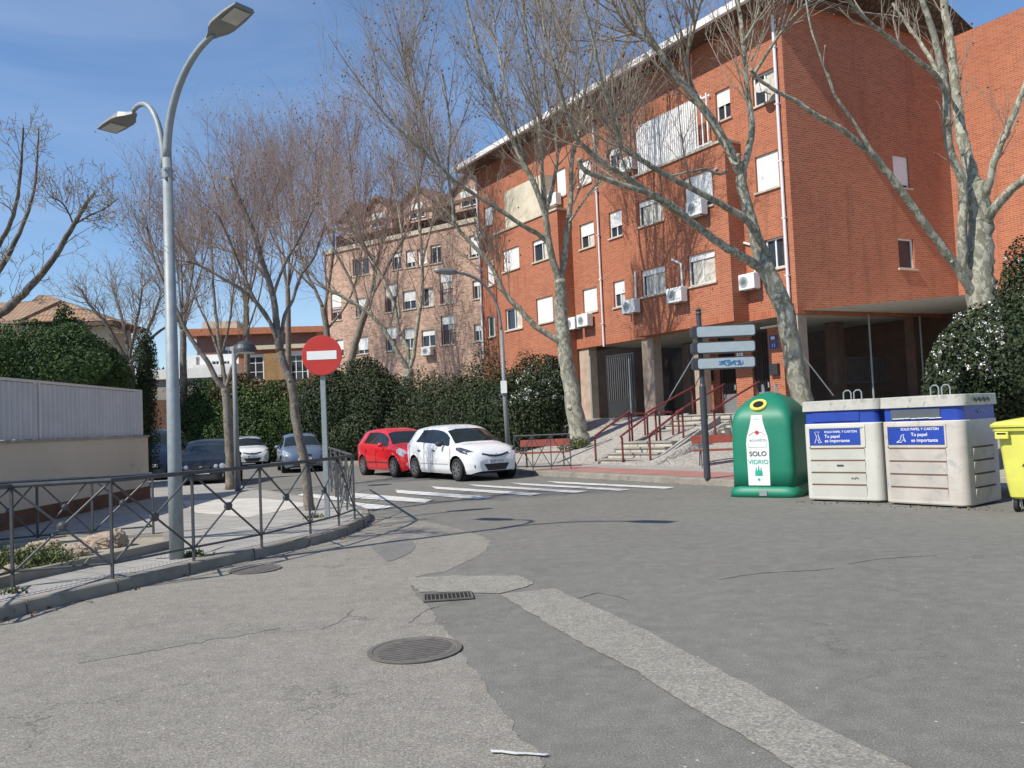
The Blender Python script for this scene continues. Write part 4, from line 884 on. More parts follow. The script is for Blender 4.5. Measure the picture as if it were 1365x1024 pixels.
b = G(943, 638, .15); t_ = thing('direction_sign', 'grey three panel direction sign on a dark post beside the green glass bank', 'sign', tuple(b), world=True)
Ys = b[1]; top = D(931, 420, Ys); m = MB(); m.tube([b, (b[0], b[1], 2.2), (b[0], b[1], 2.25), (b[0], Ys, top[2])], [.075, .075, .055, .055], 14)
m.lathe([(.06, 0), (.07, .03), (.05, .07), (.07, .11), (.02, .16)], (b[0], Ys, top[2]), 12); m.build('post', M_['signdark'], t_)
for i, (ya, yb) in enumerate(((434, 450), (455.5, 471), (476.5, 492))):
    z0, z1 = D(965, yb, Ys)[2], D(965, ya, Ys)[2]; xa, xb = D(920+i*.8, ya, Ys)[0], D(1004.5, ya, Ys)[0]; h_ = (z1-z0)
    def rrect(x0, x1, za, zb, r_, n=6):
        out = []
        for cx, cz, a0 in ((x1-r_, zb-r_, 0), (x0+r_, zb-r_, 90), (x0+r_, za+r_, 180), (x1-r_, za+r_, 270)):
            for k in range(n+1): a = R(a0+90*k/n); out.append((cx+r_*math.cos(a), cz+r_*math.sin(a)))
        return out
    def slab(pts, y0, y1, mi, mm):
        n = len(pts); mm.add([(x, y0, z) for x, z in pts]+[(x, y1, z) for x, z in pts], [tuple(range(n)), tuple(range(2*n-1, n-1, -1))]+[(k, n+k, n+(k+1) % n, (k+1) % n) for k in range(n)], mi)
    m = MB(); slab(rrect(xa, xb, z0, z1, .06), Ys-.14, Ys+.1, 0, m); pn = m.build('sign_panel', M_['signdark'], t_)
    if i == 2: pn['label'] = 'panel with blue graffiti'
    m = MB(); slab(rrect(xa+.11, xb-.022, z0+.022, z1-.022, .05), Ys-.143, Ys-.139, 0, m); m.build('sign_face', M_['signgrey'], pn)
    m = MB(); slab(rrect(xa-.002, xa+.07, z0+.03, z1-.03, .03), Ys-.145, Ys-.13, 0, m); m.build('end_cap', M_['signdark'], pn)
    if i == 2:
        m = MB(); r_ = random.Random(5); zc = (z0+z1)/2
        for k in range(9):
            cx = D(958+k*3.4, 485, Ys)[0]; a0 = r_.random()*6; m.tube([(cx+.05*math.cos(a0+j*.8), Ys-.147, zc+.045*math.sin(a0+j*.8)+r_.uniform(-.02, .02)) for j in range(7)], .009, 5)
        m.build('graffiti', M_['graff'], pn)

# ================================================================ RAILINGS
def railing(root, posts, h=.95, low=.13, bays=None, r_=.022, knob=True, zf=lambda i: .13):
    P = [Vector((p[0], p[1], zf(i))) for i, p in enumerate(posts)]; up = Vector((0, 0, 1)); e = .04
    for p in P:
        m = MB(); d_ = .028; m.box((p.x, p.y, p.z+h/2), (d_, d_, h)); m.build('post', M_['iron'], root)
    m = MB(); m.tube([p+up*h for p in P], r_*1.15, 8); m.build('top_rail', M_['iron'], root)
    for i in range(len(P)-1):
        a, b = P[i], P[i+1]; l1, l2, u1, u2 = a+up*low, b+up*low, a+up*(h-.03), b+up*(h-.03); d_ = (b-a).normalized()*.02
        m = MB(); m.tube([l1, l2], .014, 6); m.build('bottom_rail', M_['iron'], root)
        m = MB(); m.tube([l1+d_, u2-d_], .0125, 6); s_ = d_.normalized().cross(up)*.012; m.tube([u1+d_+s_, l2-d_+s_], .0125, 6)
        c = (l1+u2)/2
        if knob: m.lathe([(.02, -.035), (.05, -.02), (.052, .02), (.02, .035)], c, 14, M=(d_.normalized().cross(up)).to_track_quat('Z', 'Y').to_matrix())
        m.build('cross_brace', M_['iron'], root)
gp = [G(x, y, .13) for x, y in ((17, 783), (150, 771.5), (258.5, 748), (349, 729), (414, 712), (452, 701), (473, 692.5))]
fp = [gp[0]+np.array([-.25, -1.7, 0]), gp[0]]+gp[1:]
hs = [.87]
t_ = thing('railing', 'dark painted iron railing with crossed braces following the curved kerb', 'railing', tuple(gp[3]), world=True); hgt = D(342, 622, gp[3][1])[2]-.13
railing(t_, fp, hgt, .16)
e0, e1 = np.array(gp[-1]), np.array([-4.75, 20.9, .13]); e0 = e0+np.array([-.02, .1, 0])
t_ = thing('railing', 'dark railing running back along the side street from the no entry sign', 'railing', tuple(e0), world=True)
railing(t_, [e0+(e1-e0)*k/5 for k in range(6)], hgt, .16)
bp = [G(x, y, .13) for x, y in ((50, 717), (126, 714), (203, 722))]
q0 = D(202.6, 626, 11.8)
p2_ = [D(202.6, 626, 12.6), D(122, 635, 12.3), D(49, 642.5, 12.0), D(-25, 651, 11.6)]
t_ = thing('railing', 'dark iron railing behind the rocky planter in front of the beige wall', 'railing', (p2_[0][0], p2_[0][1], .13), world=True)
railing(t_, p2_, sum(p[2] for p in p2_)/4-.13, .12)
Yb = 24.2; xs = [D(x, 632, Yb)[0] for x in (687, 711, 735.5, 761)]; t_ = thing('railing', 'small dark railing in front of the red bench beside the white hatchback', 'railing', ((xs[0]+xs[-1])/2, Yb, .15), world=True)
railing(t_, [(x, Yb-.06*i) for i, x in enumerate(xs)], D(724, 580, Yb)[2]-.15, .12, knob=False, zf=lambda i: .15)

# ================================================================ STAIRS, CHEEK WALL, HANDRAILS
S0 = np.array(G(800, 618.5, .15)); hh = np.array([.7071, .7071, 0]); ww = np.array([.7071, -.7071, 0])
st = thing('staircase', 'worn stone steps climbing from the red pavement to the porch', 'stairs', tuple(S0), world=True)
z = .15; s_ = 0; Wd = 1.95; rz = math.atan2(ww[1], ww[0])
def sbox(mm, s0, s1, w0, w1, z0, z1, mi=0):
    lo = [tuple(S0+hh*s+ww*w_+np.array([0, 0, z0-S0[2]])) for s, w_ in ((s0, w0), (s0, w1), (s1, w1), (s1, w0))]
    mm.hexa(lo, [(x, y, z1) for x, y, _ in lo], mi)
zt_ = .15
for i in range(9):
    if i == 4: s_ += 1.35
    zt_ += .158; run = .37
    m = MB(); e_ = 9 if i == 8 else s_+run+(1.35 if i == 3 else 0)+.05; sbox(m, s_+.03, e_, 0, Wd+(0 if i < 4 else .6), 0, zt_-.042); sbox(m, s_-.012, e_-.002, .001, Wd-.001+(0 if i < 4 else .6), zt_-.04, zt_, 1); m.build('step', [M_['stonestep'], M_['concrete']], st)
    m = MB()
    for w_ in (.62, 1.27): sbox(m, s_+.024, s_+.031, w_, w_+.02, zt_-.15, zt_-.05)
    m.build('joint', M_['darkwall'], st)
    s_ += run
sE = s_
ck = thing('cheek_wall', 'sloping concrete cheek wall on the right side of the steps', 'wall', tuple(S0+ww*Wd), world=True)
def cheek(w0, w1, s0, s1, za, zb_, z0=.0):
    m = MB(); lo = [tuple((S0+hh*s+ww*w_)[:2])+(z0,) for s, w_ in ((s0, w0), (s0, w1), (s1, w1), (s1, w0))]
    hi = [(lo[0][0], lo[0][1], za), (lo[1][0], lo[1][1], za), (lo[2][0], lo[2][1], zb_), (lo[3][0], lo[3][1], zb_)]; m.hexa(lo, hi); return m
cheek(Wd+.0, Wd+.26, -.25, 3.6, .16, 1.5).build('wall', M_['concrete'], ck)
cheek(Wd+.605, Wd+.9, 3.605, 6.2, 1.5, 1.95).build('coping', M_['concrete'], ck)
ck = thing('cheek_wall', 'low concrete cheek wall on the left side of the steps', 'wall', tuple(S0), world=True)
cheek(-.22, -.002, -.1, 5.2, .22, 1.62).build('wall', M_['concrete'], ck)
def hrail(label, pts, posts):
    base = pts[0]; t = thing('handrail', label, 'handrail', tuple(base), group='red handrails on the steps', world=True)
    m = MB(); m.tube(smooth_line(pts, 3) if len(pts) > 2 else pts, .034, 10); m.build('rail', M_['redrail'], t, smooth=True)
    for p in posts: m = MB(); m.tube([p[0], p[1]], .027, 8); m.build('post', M_['redrail'], t)
def SP(s, w_, z): q = S0+hh*s+ww*w_; return (q[0], q[1], z)
def zst(s): return .15+.158*min(4, max(0, int(s/.37)+1)) if s < 1.48+1.3 else .15+.158*min(9, 4+max(0, int((s-2.83)/.37)+1))
for w_, lab in ((-.12, 'leftmost of the lower red handrails, beside the cobbled bank'), (.95, 'middle of the three lower red handrails'), (Wd+.02, 'right one of the lower red handrails, by the cheek wall')):
    a, b_ = -.05, 1.75; z0, z1 = .15, zst(1.7)
    hrail(lab, [SP(a, w_, z0+.05), SP(a, w_, z0+.78), SP(a+.06, w_, z0+.9), SP(b_-.08, w_, z1+.93), SP(b_, w_, z1+.85), SP(b_, w_, z1-.02)], [])
for w_, lab in ((-.1, 'red handrail of the upper flight next to the fence stay'), (1.15, 'red handrail in the middle of the upper flight, behind the sign post'), (Wd+.55, 'red handrail rising to the portal right of the sign post')):
    a, b_ = 2.75, 5.6; z0, z1 = .79, 1.57
    hrail(lab, [SP(a, w_, z0), SP(a, w_, z0+.83), SP(a+.06, w_, z0+.93), SP(b_-.1, w_, z1+.95), SP(b_, w_, z1+.9), SP(b_, w_, z1)], [])
for w_, lab in ((-.12, 'level red guard rail at the left end of the stair landing'), (1.0, 'level red guard rail in the middle of the stair landing')):
    hrail(lab, [SP(1.9, w_, .78), SP(1.9, w_, 1.6), SP(1.97, w_, 1.68), SP(2.55, w_, 1.68), SP(2.62, w_, 1.6), SP(2.62, w_, .78)], [])

# ================================================================ BENCHES
def bench(label, P, rz, W):
    t = thing('park_bench', label, 'bench', P, rz)
    m = MB(); m.box((0, -.12, .45), (W, .12, .035)); m.box((0, .03, .46), (W, .14, .035)); m.box((0, .18, .455), (W, .12, .035)); m.build('seat', M_['redwood'], t, bevel=.006)
    m = MB(); tl_ = Matrix.Rotation(R(-12), 3, 'X'); m.box((0, .31, .74), (W, .03, .22), tilt=tl_); m.build('backrest', M_['redwood'], t, bevel=.006)
    for sx in (-1, 1):
        x = sx*(W/2-.2)
        m = MB(); m.tube([(x, -.22, 0), (x, -.14, .43)], .016, 6); m.build('leg', M_['iron'], t)
        m = MB(); m.tube([(x, .34, 0), (x, .1, .43)], .016, 6); m.build('leg', M_['iron'], t)
        m = MB(); m.tube([(x, .1, .43), (x, .24, .5), (x, .33, .84)], .014, 6); m.tube([(x, -.14, .43), (x-.0, -.2, .62), (x, .0, .66), (x, .26, .66)], .012, 6); m.build('armrest', M_['iron'], t)
    return t
x, y = sq(3.3, 8.55); P = D(727, 622, 25.6); bench('red slatted bench behind the small dark railing near the plane tree', (P[0], P[1], .15), R(-5), 1.55)
P = D(974, 621, 22.2); bench('red slatted bench between the sign post and the green glass bank', (P[0], P[1], .15), R(-6), 1.95)

# ================================================================ CONTAINERS
def frame_yaw(nx, ny): return math.atan2(ny, nx)+math.pi/2            # local -y is the front
# green bottle bank
P = G(1018, 663, 0); nf = Vector((-.55, -.835)); yaw = frame_yaw(nf.x, nf.y)
Pc = (P[0]+.0-nf.x*.76, P[1]-nf.y*.76)
ig = thing('bottle_bank', 'domed green glass recycling container with a white bottle poster', 'recycling container', (Pc[0], Pc[1], 0), yaw)
HX, HY = .575, .75
def sup(hx, hy, z, n=40, e=5.):
    out = []
    for j in range(n):
        a = 2*math.pi*j/n+math.pi/n; c, s = math.cos(a), math.sin(a)
        out.append((hx*math.copysign(abs(c)**(2/e), c), hy*math.copysign(abs(s)**(2/e), s), z))
    return out
def loft(rings, mb, mi=0, cap=True):
    n = len(rings[0]); vs = [p for r_ in rings for p in r_]
    fs = [(i*n+j, i*n+(j+1) % n, (i+1)*n+(j+1) % n, (i+1)*n+j) for i in range(len(rings)-1) for j in range(n)]
    if cap: fs += [tuple(range(n-1, -1, -1)), tuple((len(rings)-1)*n+j for j in range(n))]
    mb.add(vs, fs, mi)
zs = [(.17, 1.03, 10), (.5, 1.02, 10), (.9, 1.01, 10), (1.3, 1., 10), (1.43, .985, 9), (1.52, .955, 8), (1.61, .89, 7), (1.70, .79, 6), (1.79, .65, 5), (1.87, .47, 4), (1.925, .28, 3), (1.95, .12, 2.4), (1.955, .03, 2)]
m = MB(); loft([sup(HX*k, HY*k, z, 64, e) for z, k, e in zs], m)
m.build('body', M_['ggreen'], ig, smooth=True)
m = MB(); loft([sup(HX*1.16, HY*1.12, .0, 64, 7), sup(HX*1.15, HY*1.11, .1, 64, 7), sup(HX*1.10, HY*1.08, .15, 64, 7), sup(HX*1.05, HY*1.04, .2, 64, 7)], m); m.build('skirt', M_['ggreen'], ig, smooth=True)
m = MB(); m.box((.02, -HY*1.12-.004, .08), (.14, .012, .09)); m.build('clip', M_['steel'], ig)
nrm = Vector((0, -.62, .78)).normalized(); Rm = nrm.to_track_quat('Z', 'X').to_matrix(); cpos = Vector((-.05, -.585, 1.70))
m = MB(); m.lathe([(.095, -.03), (.155, -.03), (.16, .02), (.15, .035), (.10, .03), (.095, -.02)], cpos, 32, M=Rm); m.build('ring', M_['ringyellow'], ig, smooth=False)
m = MB(); m.lathe([(.104, .0), (.104, .026)], cpos, 32, M=Rm); m.build('opening', M_['hole'], ig)
def front_y(z): 
    for (z0, k0, _), (z1, k1, _) in zip(zs, zs[1:]):
        if z0 <= z <= z1: return -HY*(k0+(k1-k0)*(z-z0)/(z1-z0))-.004
    return -HY*1.03-.004
bp_ = [(-.20, .22), (-.21, 1.0), (-.195, 1.12), (-.15, 1.26), (-.11, 1.42), (-.10, 1.52)]
m = MB(); cx = -.06; k = len(bp_)
zz = []; L_ = [(cx+x, front_y(z), z) for x, z in bp_]; Rr = [(cx-x, front_y(z), z) for x, z in bp_]
m.add(L_+Rr, [(i, k+i, k+i+1, i+1) for i in range(k-1)]); m.build('poster', M_['poster'], ig)
m = MB(); FM = lambda x, z, o=.006: face_M((cx+x, front_y(z)-o, z), (1, 0, 0), (0, 0, 1))
text_mesh('SOLO', .125, FM(0, .80), m, 0, bold=.002); text_mesh('VIDRIO', .115, FM(0, .65), m, 1, bold=.001)
text_mesh('ecovidrio', .085, FM(.01, 1.06), m, 2); text_mesh('vidrio', .05, FM(0, 1.45), m, 2)
m.lathe([(.036, -.002), (.036, .002)], (cx, front_y(1.2)-.007, 1.2), 20, 3, M=RM)
m.tube([(cx-.17, front_y(1.0)-.006, 1.0), (cx-.17, front_y(.93)-.006, .93), (cx+.17, front_y(.93)-.006, .93), (cx+.17, front_y(1.0)-.006, 1.0)], .003, 4, 2)
m.tube([(cx-.16, front_y(1.14)-.006, 1.14), (cx-.08, front_y(1.2)-.006, 1.2), (cx+.08, front_y(1.2)-.006, 1.2), (cx+.16, front_y(1.14)-.006, 1.14)], .003, 4, 3)
for dx in (-.045, 0, .045):                                          # three little bottles
    z0 = .40; sc = 1 if dx else 1.2
    pr = [(-.022, 0), (-.022, .08*sc), (-.008, .11*sc), (-.008, .15*sc), (.008, .15*sc), (.008, .11*sc), (.022, .08*sc), (.022, 0)]
    m.add([(cx+dx+x, front_y(z0+z)-.007-(.002 if dx == 0 else 0), z0+z) for x, z in pr], [tuple(range(8))], 1)
m.lathe([(.022, -.002), (.022, .002)], (cx, front_y(.33)-.006, .33), 16, 1, M=RM)
m.build('poster_print', [M_['textdark'], M_['textgreen'], M_['signgrey'], M_['textred']], ig)
for sx in (-.12, .12): m = MB(); m.tube([(sx, -.05, 1.93), (sx, -.05, 2.1), (sx, .05, 2.1), (sx, .05, 1.93)], .014, 6); m.build('lifting_loop', M_['steel'], ig)

def paperbin(label, A, Bq, body, wear, seed, textpos):
    A, Bq = Vector(A[:2]), Vector(Bq[:2]); d_ = (Bq-A).normalized(); W = (Bq-A).length; nrm = Vector((d_.y, -d_.x)); Dp = 1.25; H = 1.72
    cen = (A+Bq)/2-nrm*Dp/2; t = thing('paper_container', label, 'recycling container', (cen.x, cen.y, 0), math.atan2(d_.y, d_.x))
    r_ = random.Random(seed); hx, hy = W/2, Dp/2
    def rr(hx, hy, z, rad0, n=7):
        out = []
        for sx, sy, a0 in ((1, 1, 0), (-1, 1, 90), (-1, -1, 180), (1, -1, 270)):
            rad = rad0*(.35 if (sx, sy) == (-1, -1) else 1.15)
            for k in range(n+1): a = R(a0+90*k/n); out.append((sx*(hx-rad)+rad*math.cos(a), sy*(hy-rad)+rad*math.sin(a), z))
        return out
    m = MB(); loft([rr(hx-.012, hy-.012, .03, .11), rr(hx, hy, .05, .12), rr(hx, hy, 1.315, .12), rr(hx-.008, hy-.008, 1.33, .115)], m); m.build('body', body, t, smooth=False)
    m = MB(); loft([rr(hx-.06, hy-.06, .0, .15), rr(hx-.06, hy-.06, .035, .15)], m); m.build('base_frame', M_['rubber'], t)
    m = MB(); loft([rr(hx-.02, hy-.02, 1.33, .11), rr(hx-.02, hy-.02, 1.545, .11)], m); m.build('band', M_['binblue'], t)
    m = MB(); loft([rr(hx+.02, hy+.02, 1.545, .14), rr(hx+.024, hy+.024, 1.55, .14), rr(hx+.018, hy+.018, H-.008, .14), rr(hx+.01, hy+.01, H, .13), rr(.3, .3, H+.008, .1)], m); m.build('lid', M_['bingreylid'], t)
    m = MB(); m.box((-.09, -hy+.02-.009, 1.44), (W*.62, .02, .15)); m.build('slot', M_['glass2'] if seed == 2 else M_['binblue'], t)
    if seed == 2:
        m = MB(); 
        for k in range(8): m.box((-.06+W*.62*(k/8-.44), -hy-.002, 1.372+.003*(k % 3)), (.09, .012, .012), r_.uniform(-.2, .2))
        m.build('paper_scrap', M_['poster'], t)
    # recessed panels, front and both ends
    def panel(mm, ax, sgn, half):
        w2 = half-.19; wl_, wr2 = (-half+.08, half-.27) if ax == 'y' else (-half+.27, half-.27)
        for k in range(4):
            z0 = .1+k*.205; z1 = z0+.175; zt2 = z1
            pts = []
            for (u, z, o) in ((wl_, z0, .002), (wr2, z0, .002), (wr2, z1, .022), (wl_, z1, .022)): pts.append((u, z, o))
            def m3(u, z, o): return (u, -hy-o, z) if ax == 'y' else (sgn*(hx+o), u, z)
            hy_ = hy; 
            mm.hexa([m3(u, z, -.02) for u, z, o in pts], [m3(u, z, o) for u, z, o in pts])
            mm.add([m3(wl_, z1+.0005, 0), m3(wr2, z1+.0005, 0), m3(wr2, z1+.028, .003), m3(wl_, z1+.028, .003)], [(0, 1, 2, 3)], 1)
    m = MB(); panel(m, 'y', -1, hx); m.build('rib_panel', [body, M_['darkwall']], t)
    m = MB(); panel(m, 'x', 1, hy); m.build('rib_panel', [body, M_['darkwall']], t)
    m = MB(); fl, fr = -hx+.06, hx-.25
    for x0, x1, z0, z1 in ((fl, fr, 1.25, 1.285), (fl, fl+.025, .93, 1.25), (fr-.025, fr, .93, 1.25)): m.box(((x0+x1)/2, -hy-.008, (z0+z1)/2), (x1-x0, .016, z1-z0))
    m.build('trim', body, t)
    # blue plate with lettering
    px0, px1, pz0, pz1 = fl+.03, fr-.03-(0 if seed == 2 else .05), .965, 1.235
    m = MB(); m.box(((px0+px1)/2, -hy-.006, (pz0+pz1)/2), (px1-px0, .008, pz1-pz0)); lb = m.build('plate', M_['binblue'], t)
    m = MB(); T = lambda x, z: face_M((x, -hy-.0115, z), (1, 0, 0), (0, 0, 1)); pw = px1-px0
    if seed == 1: xt = px0+pw*.30; al = 'LEFT'; rows = ((xt, 1.185), (xt, 1.11), (xt, 1.035)); ix = px0+pw*.16; iz = 1.10
    else: xt = px0+pw*.42; al = 'LEFT'; rows = ((px0+pw*.24, 1.205), (xt, 1.12), (xt, 1.03)); ix = px0+pw*.27; iz = 1.06
    text_mesh('SOLO PAPEL Y CARTÓN', .050 if seed == 1 else .055, T(*rows[0]), m, 0, 'LEFT', .0006); text_mesh('Tu papel', .074, T(*rows[1]), m, 0, 'LEFT', .0009); text_mesh('es importante', .074, T(*rows[2]), m, 0, 'LEFT', .0009)
    s_ = 1 if seed == 1 else .85; y_ = -hy-.013
    fig = [(-.05, -.10), (-.015, 0), (-.045, .09), (.035, .09), (.01, .04), (.045, -.07), (.07, -.09), (.02, -.10), (.0, -.03)] if seed == 1 else [(-.12, -.07), (-.05, -.03), (-.02, .06), (.03, .08), (.01, .03), (.05, -.06), (.0, -.02), (-.03, -.07), (-.12, -.07)]
    m.tube([(ix+x*s_, y_, iz+z*s_) for x, z in fig], .0065, 5); m.build('plate_print', M_['textwhite'], lb)
    m = MB()
    if seed == 1:
        m.box((-.05, -hy-.022, .62), (.11, .008, .022)); 
        m.tube([(.12, -hy-.024, .40), (.15, -hy-.024, .415), (.17, -hy-.024, .395), (.2, -hy-.024, .42), (.24, -hy-.024, .40)], .005, 4)
        m.box((hx+.02, .0, .7), (.05, Dp*.6, 1.15), mi=1)
    else:
        for k in range(3):
            zz = H-.1+.012*k; m.tube([(hx+.047, -.35+.05*j+.03*k, zz+.03*math.sin(j*2.1+k)) for j in range(12)], .005, 4)
        m.tube([(hx-.006, -.1+.035*j, 1.45+.035*math.sin(j*2.6)) for j in range(8)], .006, 4, 2)
    m.build('graffiti', [M_['textdark'], body, M_['signgrey']], t)
    for x0 in (-.18, .0): m = MB(); m.tube([(x0, .12, H), (x0, .12, H+.13), (x0+.04, .12, H+.17), (x0+.1, .12, H+.17), (x0+.13, .12, H+.13), (x0+.13, .12, H)], .012, 6); m.build('lifting_loop', M_['steel'], t)
    return t
paperbin('pale grey paper container with a blue lid band next to the green bottle bank', G(1078, 668, 0), G(1180, 671, 0), M_['bingrey'], 0, 1, 0)
A1 = G(1183, 672.5, 0); B1 = G(1291, 678.5, 0)
paperbin('faded patched paper container with an open slot next to the yellow bin', A1, B1, M_['binpink'], 0, 2, 0)
# yellow wheeled container
Aq = Vector(G(1322, 681, 0)[:2]); d_ = Vector((.70, -.71)).normalized(); nrm = Vector((d_.y, -d_.x)); W, Dp = 1.3, .95
Aq = Vector((6.83, 11.85)); cen = Aq+d_*W/2-nrm*Dp/2
t = thing('wheeled_bin', 'bright yellow wheeled waste container with a black graffiti tag at the right picture edge', 'waste container', (cen.x, cen.y, 0), math.atan2(d_.y, d_.x))
hx, hy = W/2, Dp/2
def rr2(hx, hy, z, rad=.08, n=5):
    out = []
    for sx, sy, a0 in ((1, 1, 0), (-1, 1, 90), (-1, -1, 180), (1, -1, 270)):
        for k in range(n+1): a = R(a0+90*k/n); out.append((sx*(hx-rad)+rad*math.cos(a), sy*(hy-rad)+rad*math.sin(a), z))
    return out
m = MB(); loft([rr2(hx-.17, hy-.17, .19, .06), rr2(hx-.13, hy-.13, .22), rr2(hx-.10, hy-.10, .45), rr2(hx-.05, hy-.05, 1.15)], m); m.build('body', M_['binyellow'], t, smooth=False)
m = MB(); loft([rr2(hx-.05, hy-.05, 1.15), rr2(hx+.0, hy+.0, 1.16), rr2(hx+.01, hy+.01, 1.20), rr2(hx-.01, hy-.01, 1.215)], m); m.build('rim', M_['binyellow'], t)
m = MB(); loft([rr2(hx+.03, hy+.03, 1.218, .1), rr2(hx+.035, hy+.035, 1.25, .1), rr2(hx-.02, hy-.02, 1.29, .1), rr2(hx-.3, hy-.3, 1.34, .1)], m); m.build('lid', M_['binyellow'], t)
m = MB(); m.box((-hx+.13, -hy-.0, 1.1), (.17, .06, .1)); m.box((-hx+.13, -hy-.035, 1.13), (.12, .02, .02), mi=1); m.build('handle', [M_['binyellow'], M_['hole']], t, bevel=.01)
m = MB(); m.lathe([(.0, -.03), (.15, -.03), (.15, .0), (.10, .07), (.03, .09)], (-hx+.56, -hy+.04, 1.0), 20, M=RM); m.build('cap', M_['rubber'], t)
m = MB(); g_ = [[(-.02, .12), (.03, .2), (.06, .14), (-.01, .02), (.02, -.06), (.07, -.1), (.1, -.02), (.08, .06)], [(.1, .1), (.14, .2), (.17, .12), (.1, -.02), (.13, -.1), (.2, -.05), (.24, .05)],
             [(-.08, -.02), (-.05, 0.02)], [(.22, .22), (.27, .1), (.24, -.04), (.3, -.1), (.36, .02)], [(.0, -.12), (.12, -.13), (.3, -.16)]]
for ln in g_:
    P_ = [(-hx+.42+x, -hy+.055-.004, .68+z) for x, z in ln]
    P_ = [(x, -(hy-.10+(z-.45)/.70*.05)-.006, z) for x, y, z in P_]
    m.tube(smooth_line(P_, 4) if len(P_) > 2 else P_, .0085, 5)
m.build('graffiti', M_['textdark'], t)
for sx, sy in ((-1, -1), (-1, 1), (1, -1), (1, 1)):
    cx_, cy_ = sx*(hx-.2), sy*(hy-.24); RY = Matrix.Rotation(R(90), 3, 'Y')
    m = MB(); m.lathe([(.03, -.03), (.09, -.03), (.1, -.02), (.1, .02), (.09, .03), (.03, .03)], (cx_, cy_, .1), 20, M=RY); wh = m.build('wheel', M_['rubber'], t)
    m = MB(); m.box((cx_+.045, cy_, .14), (.012, .06, .14)); m.box((cx_-.045, cy_, .14), (.012, .06, .14)); m.box((cx_, cy_, .215), (.12, .1, .012)); m.build('fork', M_['steel'], wh)

# ================================================================ CARS
def interp(tab, x):
    if x <= tab[0][0]: return tab[0][1]
    for (a, b), (c, d) in zip(tab, tab[1:]):
        if x <= c: f_ = (x-a)/(c-a); return b+(d-b)*f_
    return tab[-1][1]
def crom(tab, x):                                                   # smooth interpolation
    n = len(tab)
    if x <= tab[0][0]: return tab[0][1]
    if x >= tab[-1][0]: return tab[-1][1]
    for i in range(n-1):
        if x <= tab[i+1][0]:
            x0, y0 = tab[i]; x1, y1 = tab[i+1]; h_ = x1-x0
            m0 = (y1-tab[i-1][1])/(x1-tab[i-1][0]) if i else (y1-y0)/h_; m1 = (tab[i+2][1]-y0)/(tab[i+2][0]-x0) if i+2 < n else (y1-y0)/h_
            t = (x-x0)/h_; return (2*t**3-3*t*t+1)*y0+(t**3-2*t*t+t)*h_*m0+(-2*t**3+3*t*t)*y1+(t**3-t*t)*h_*m1
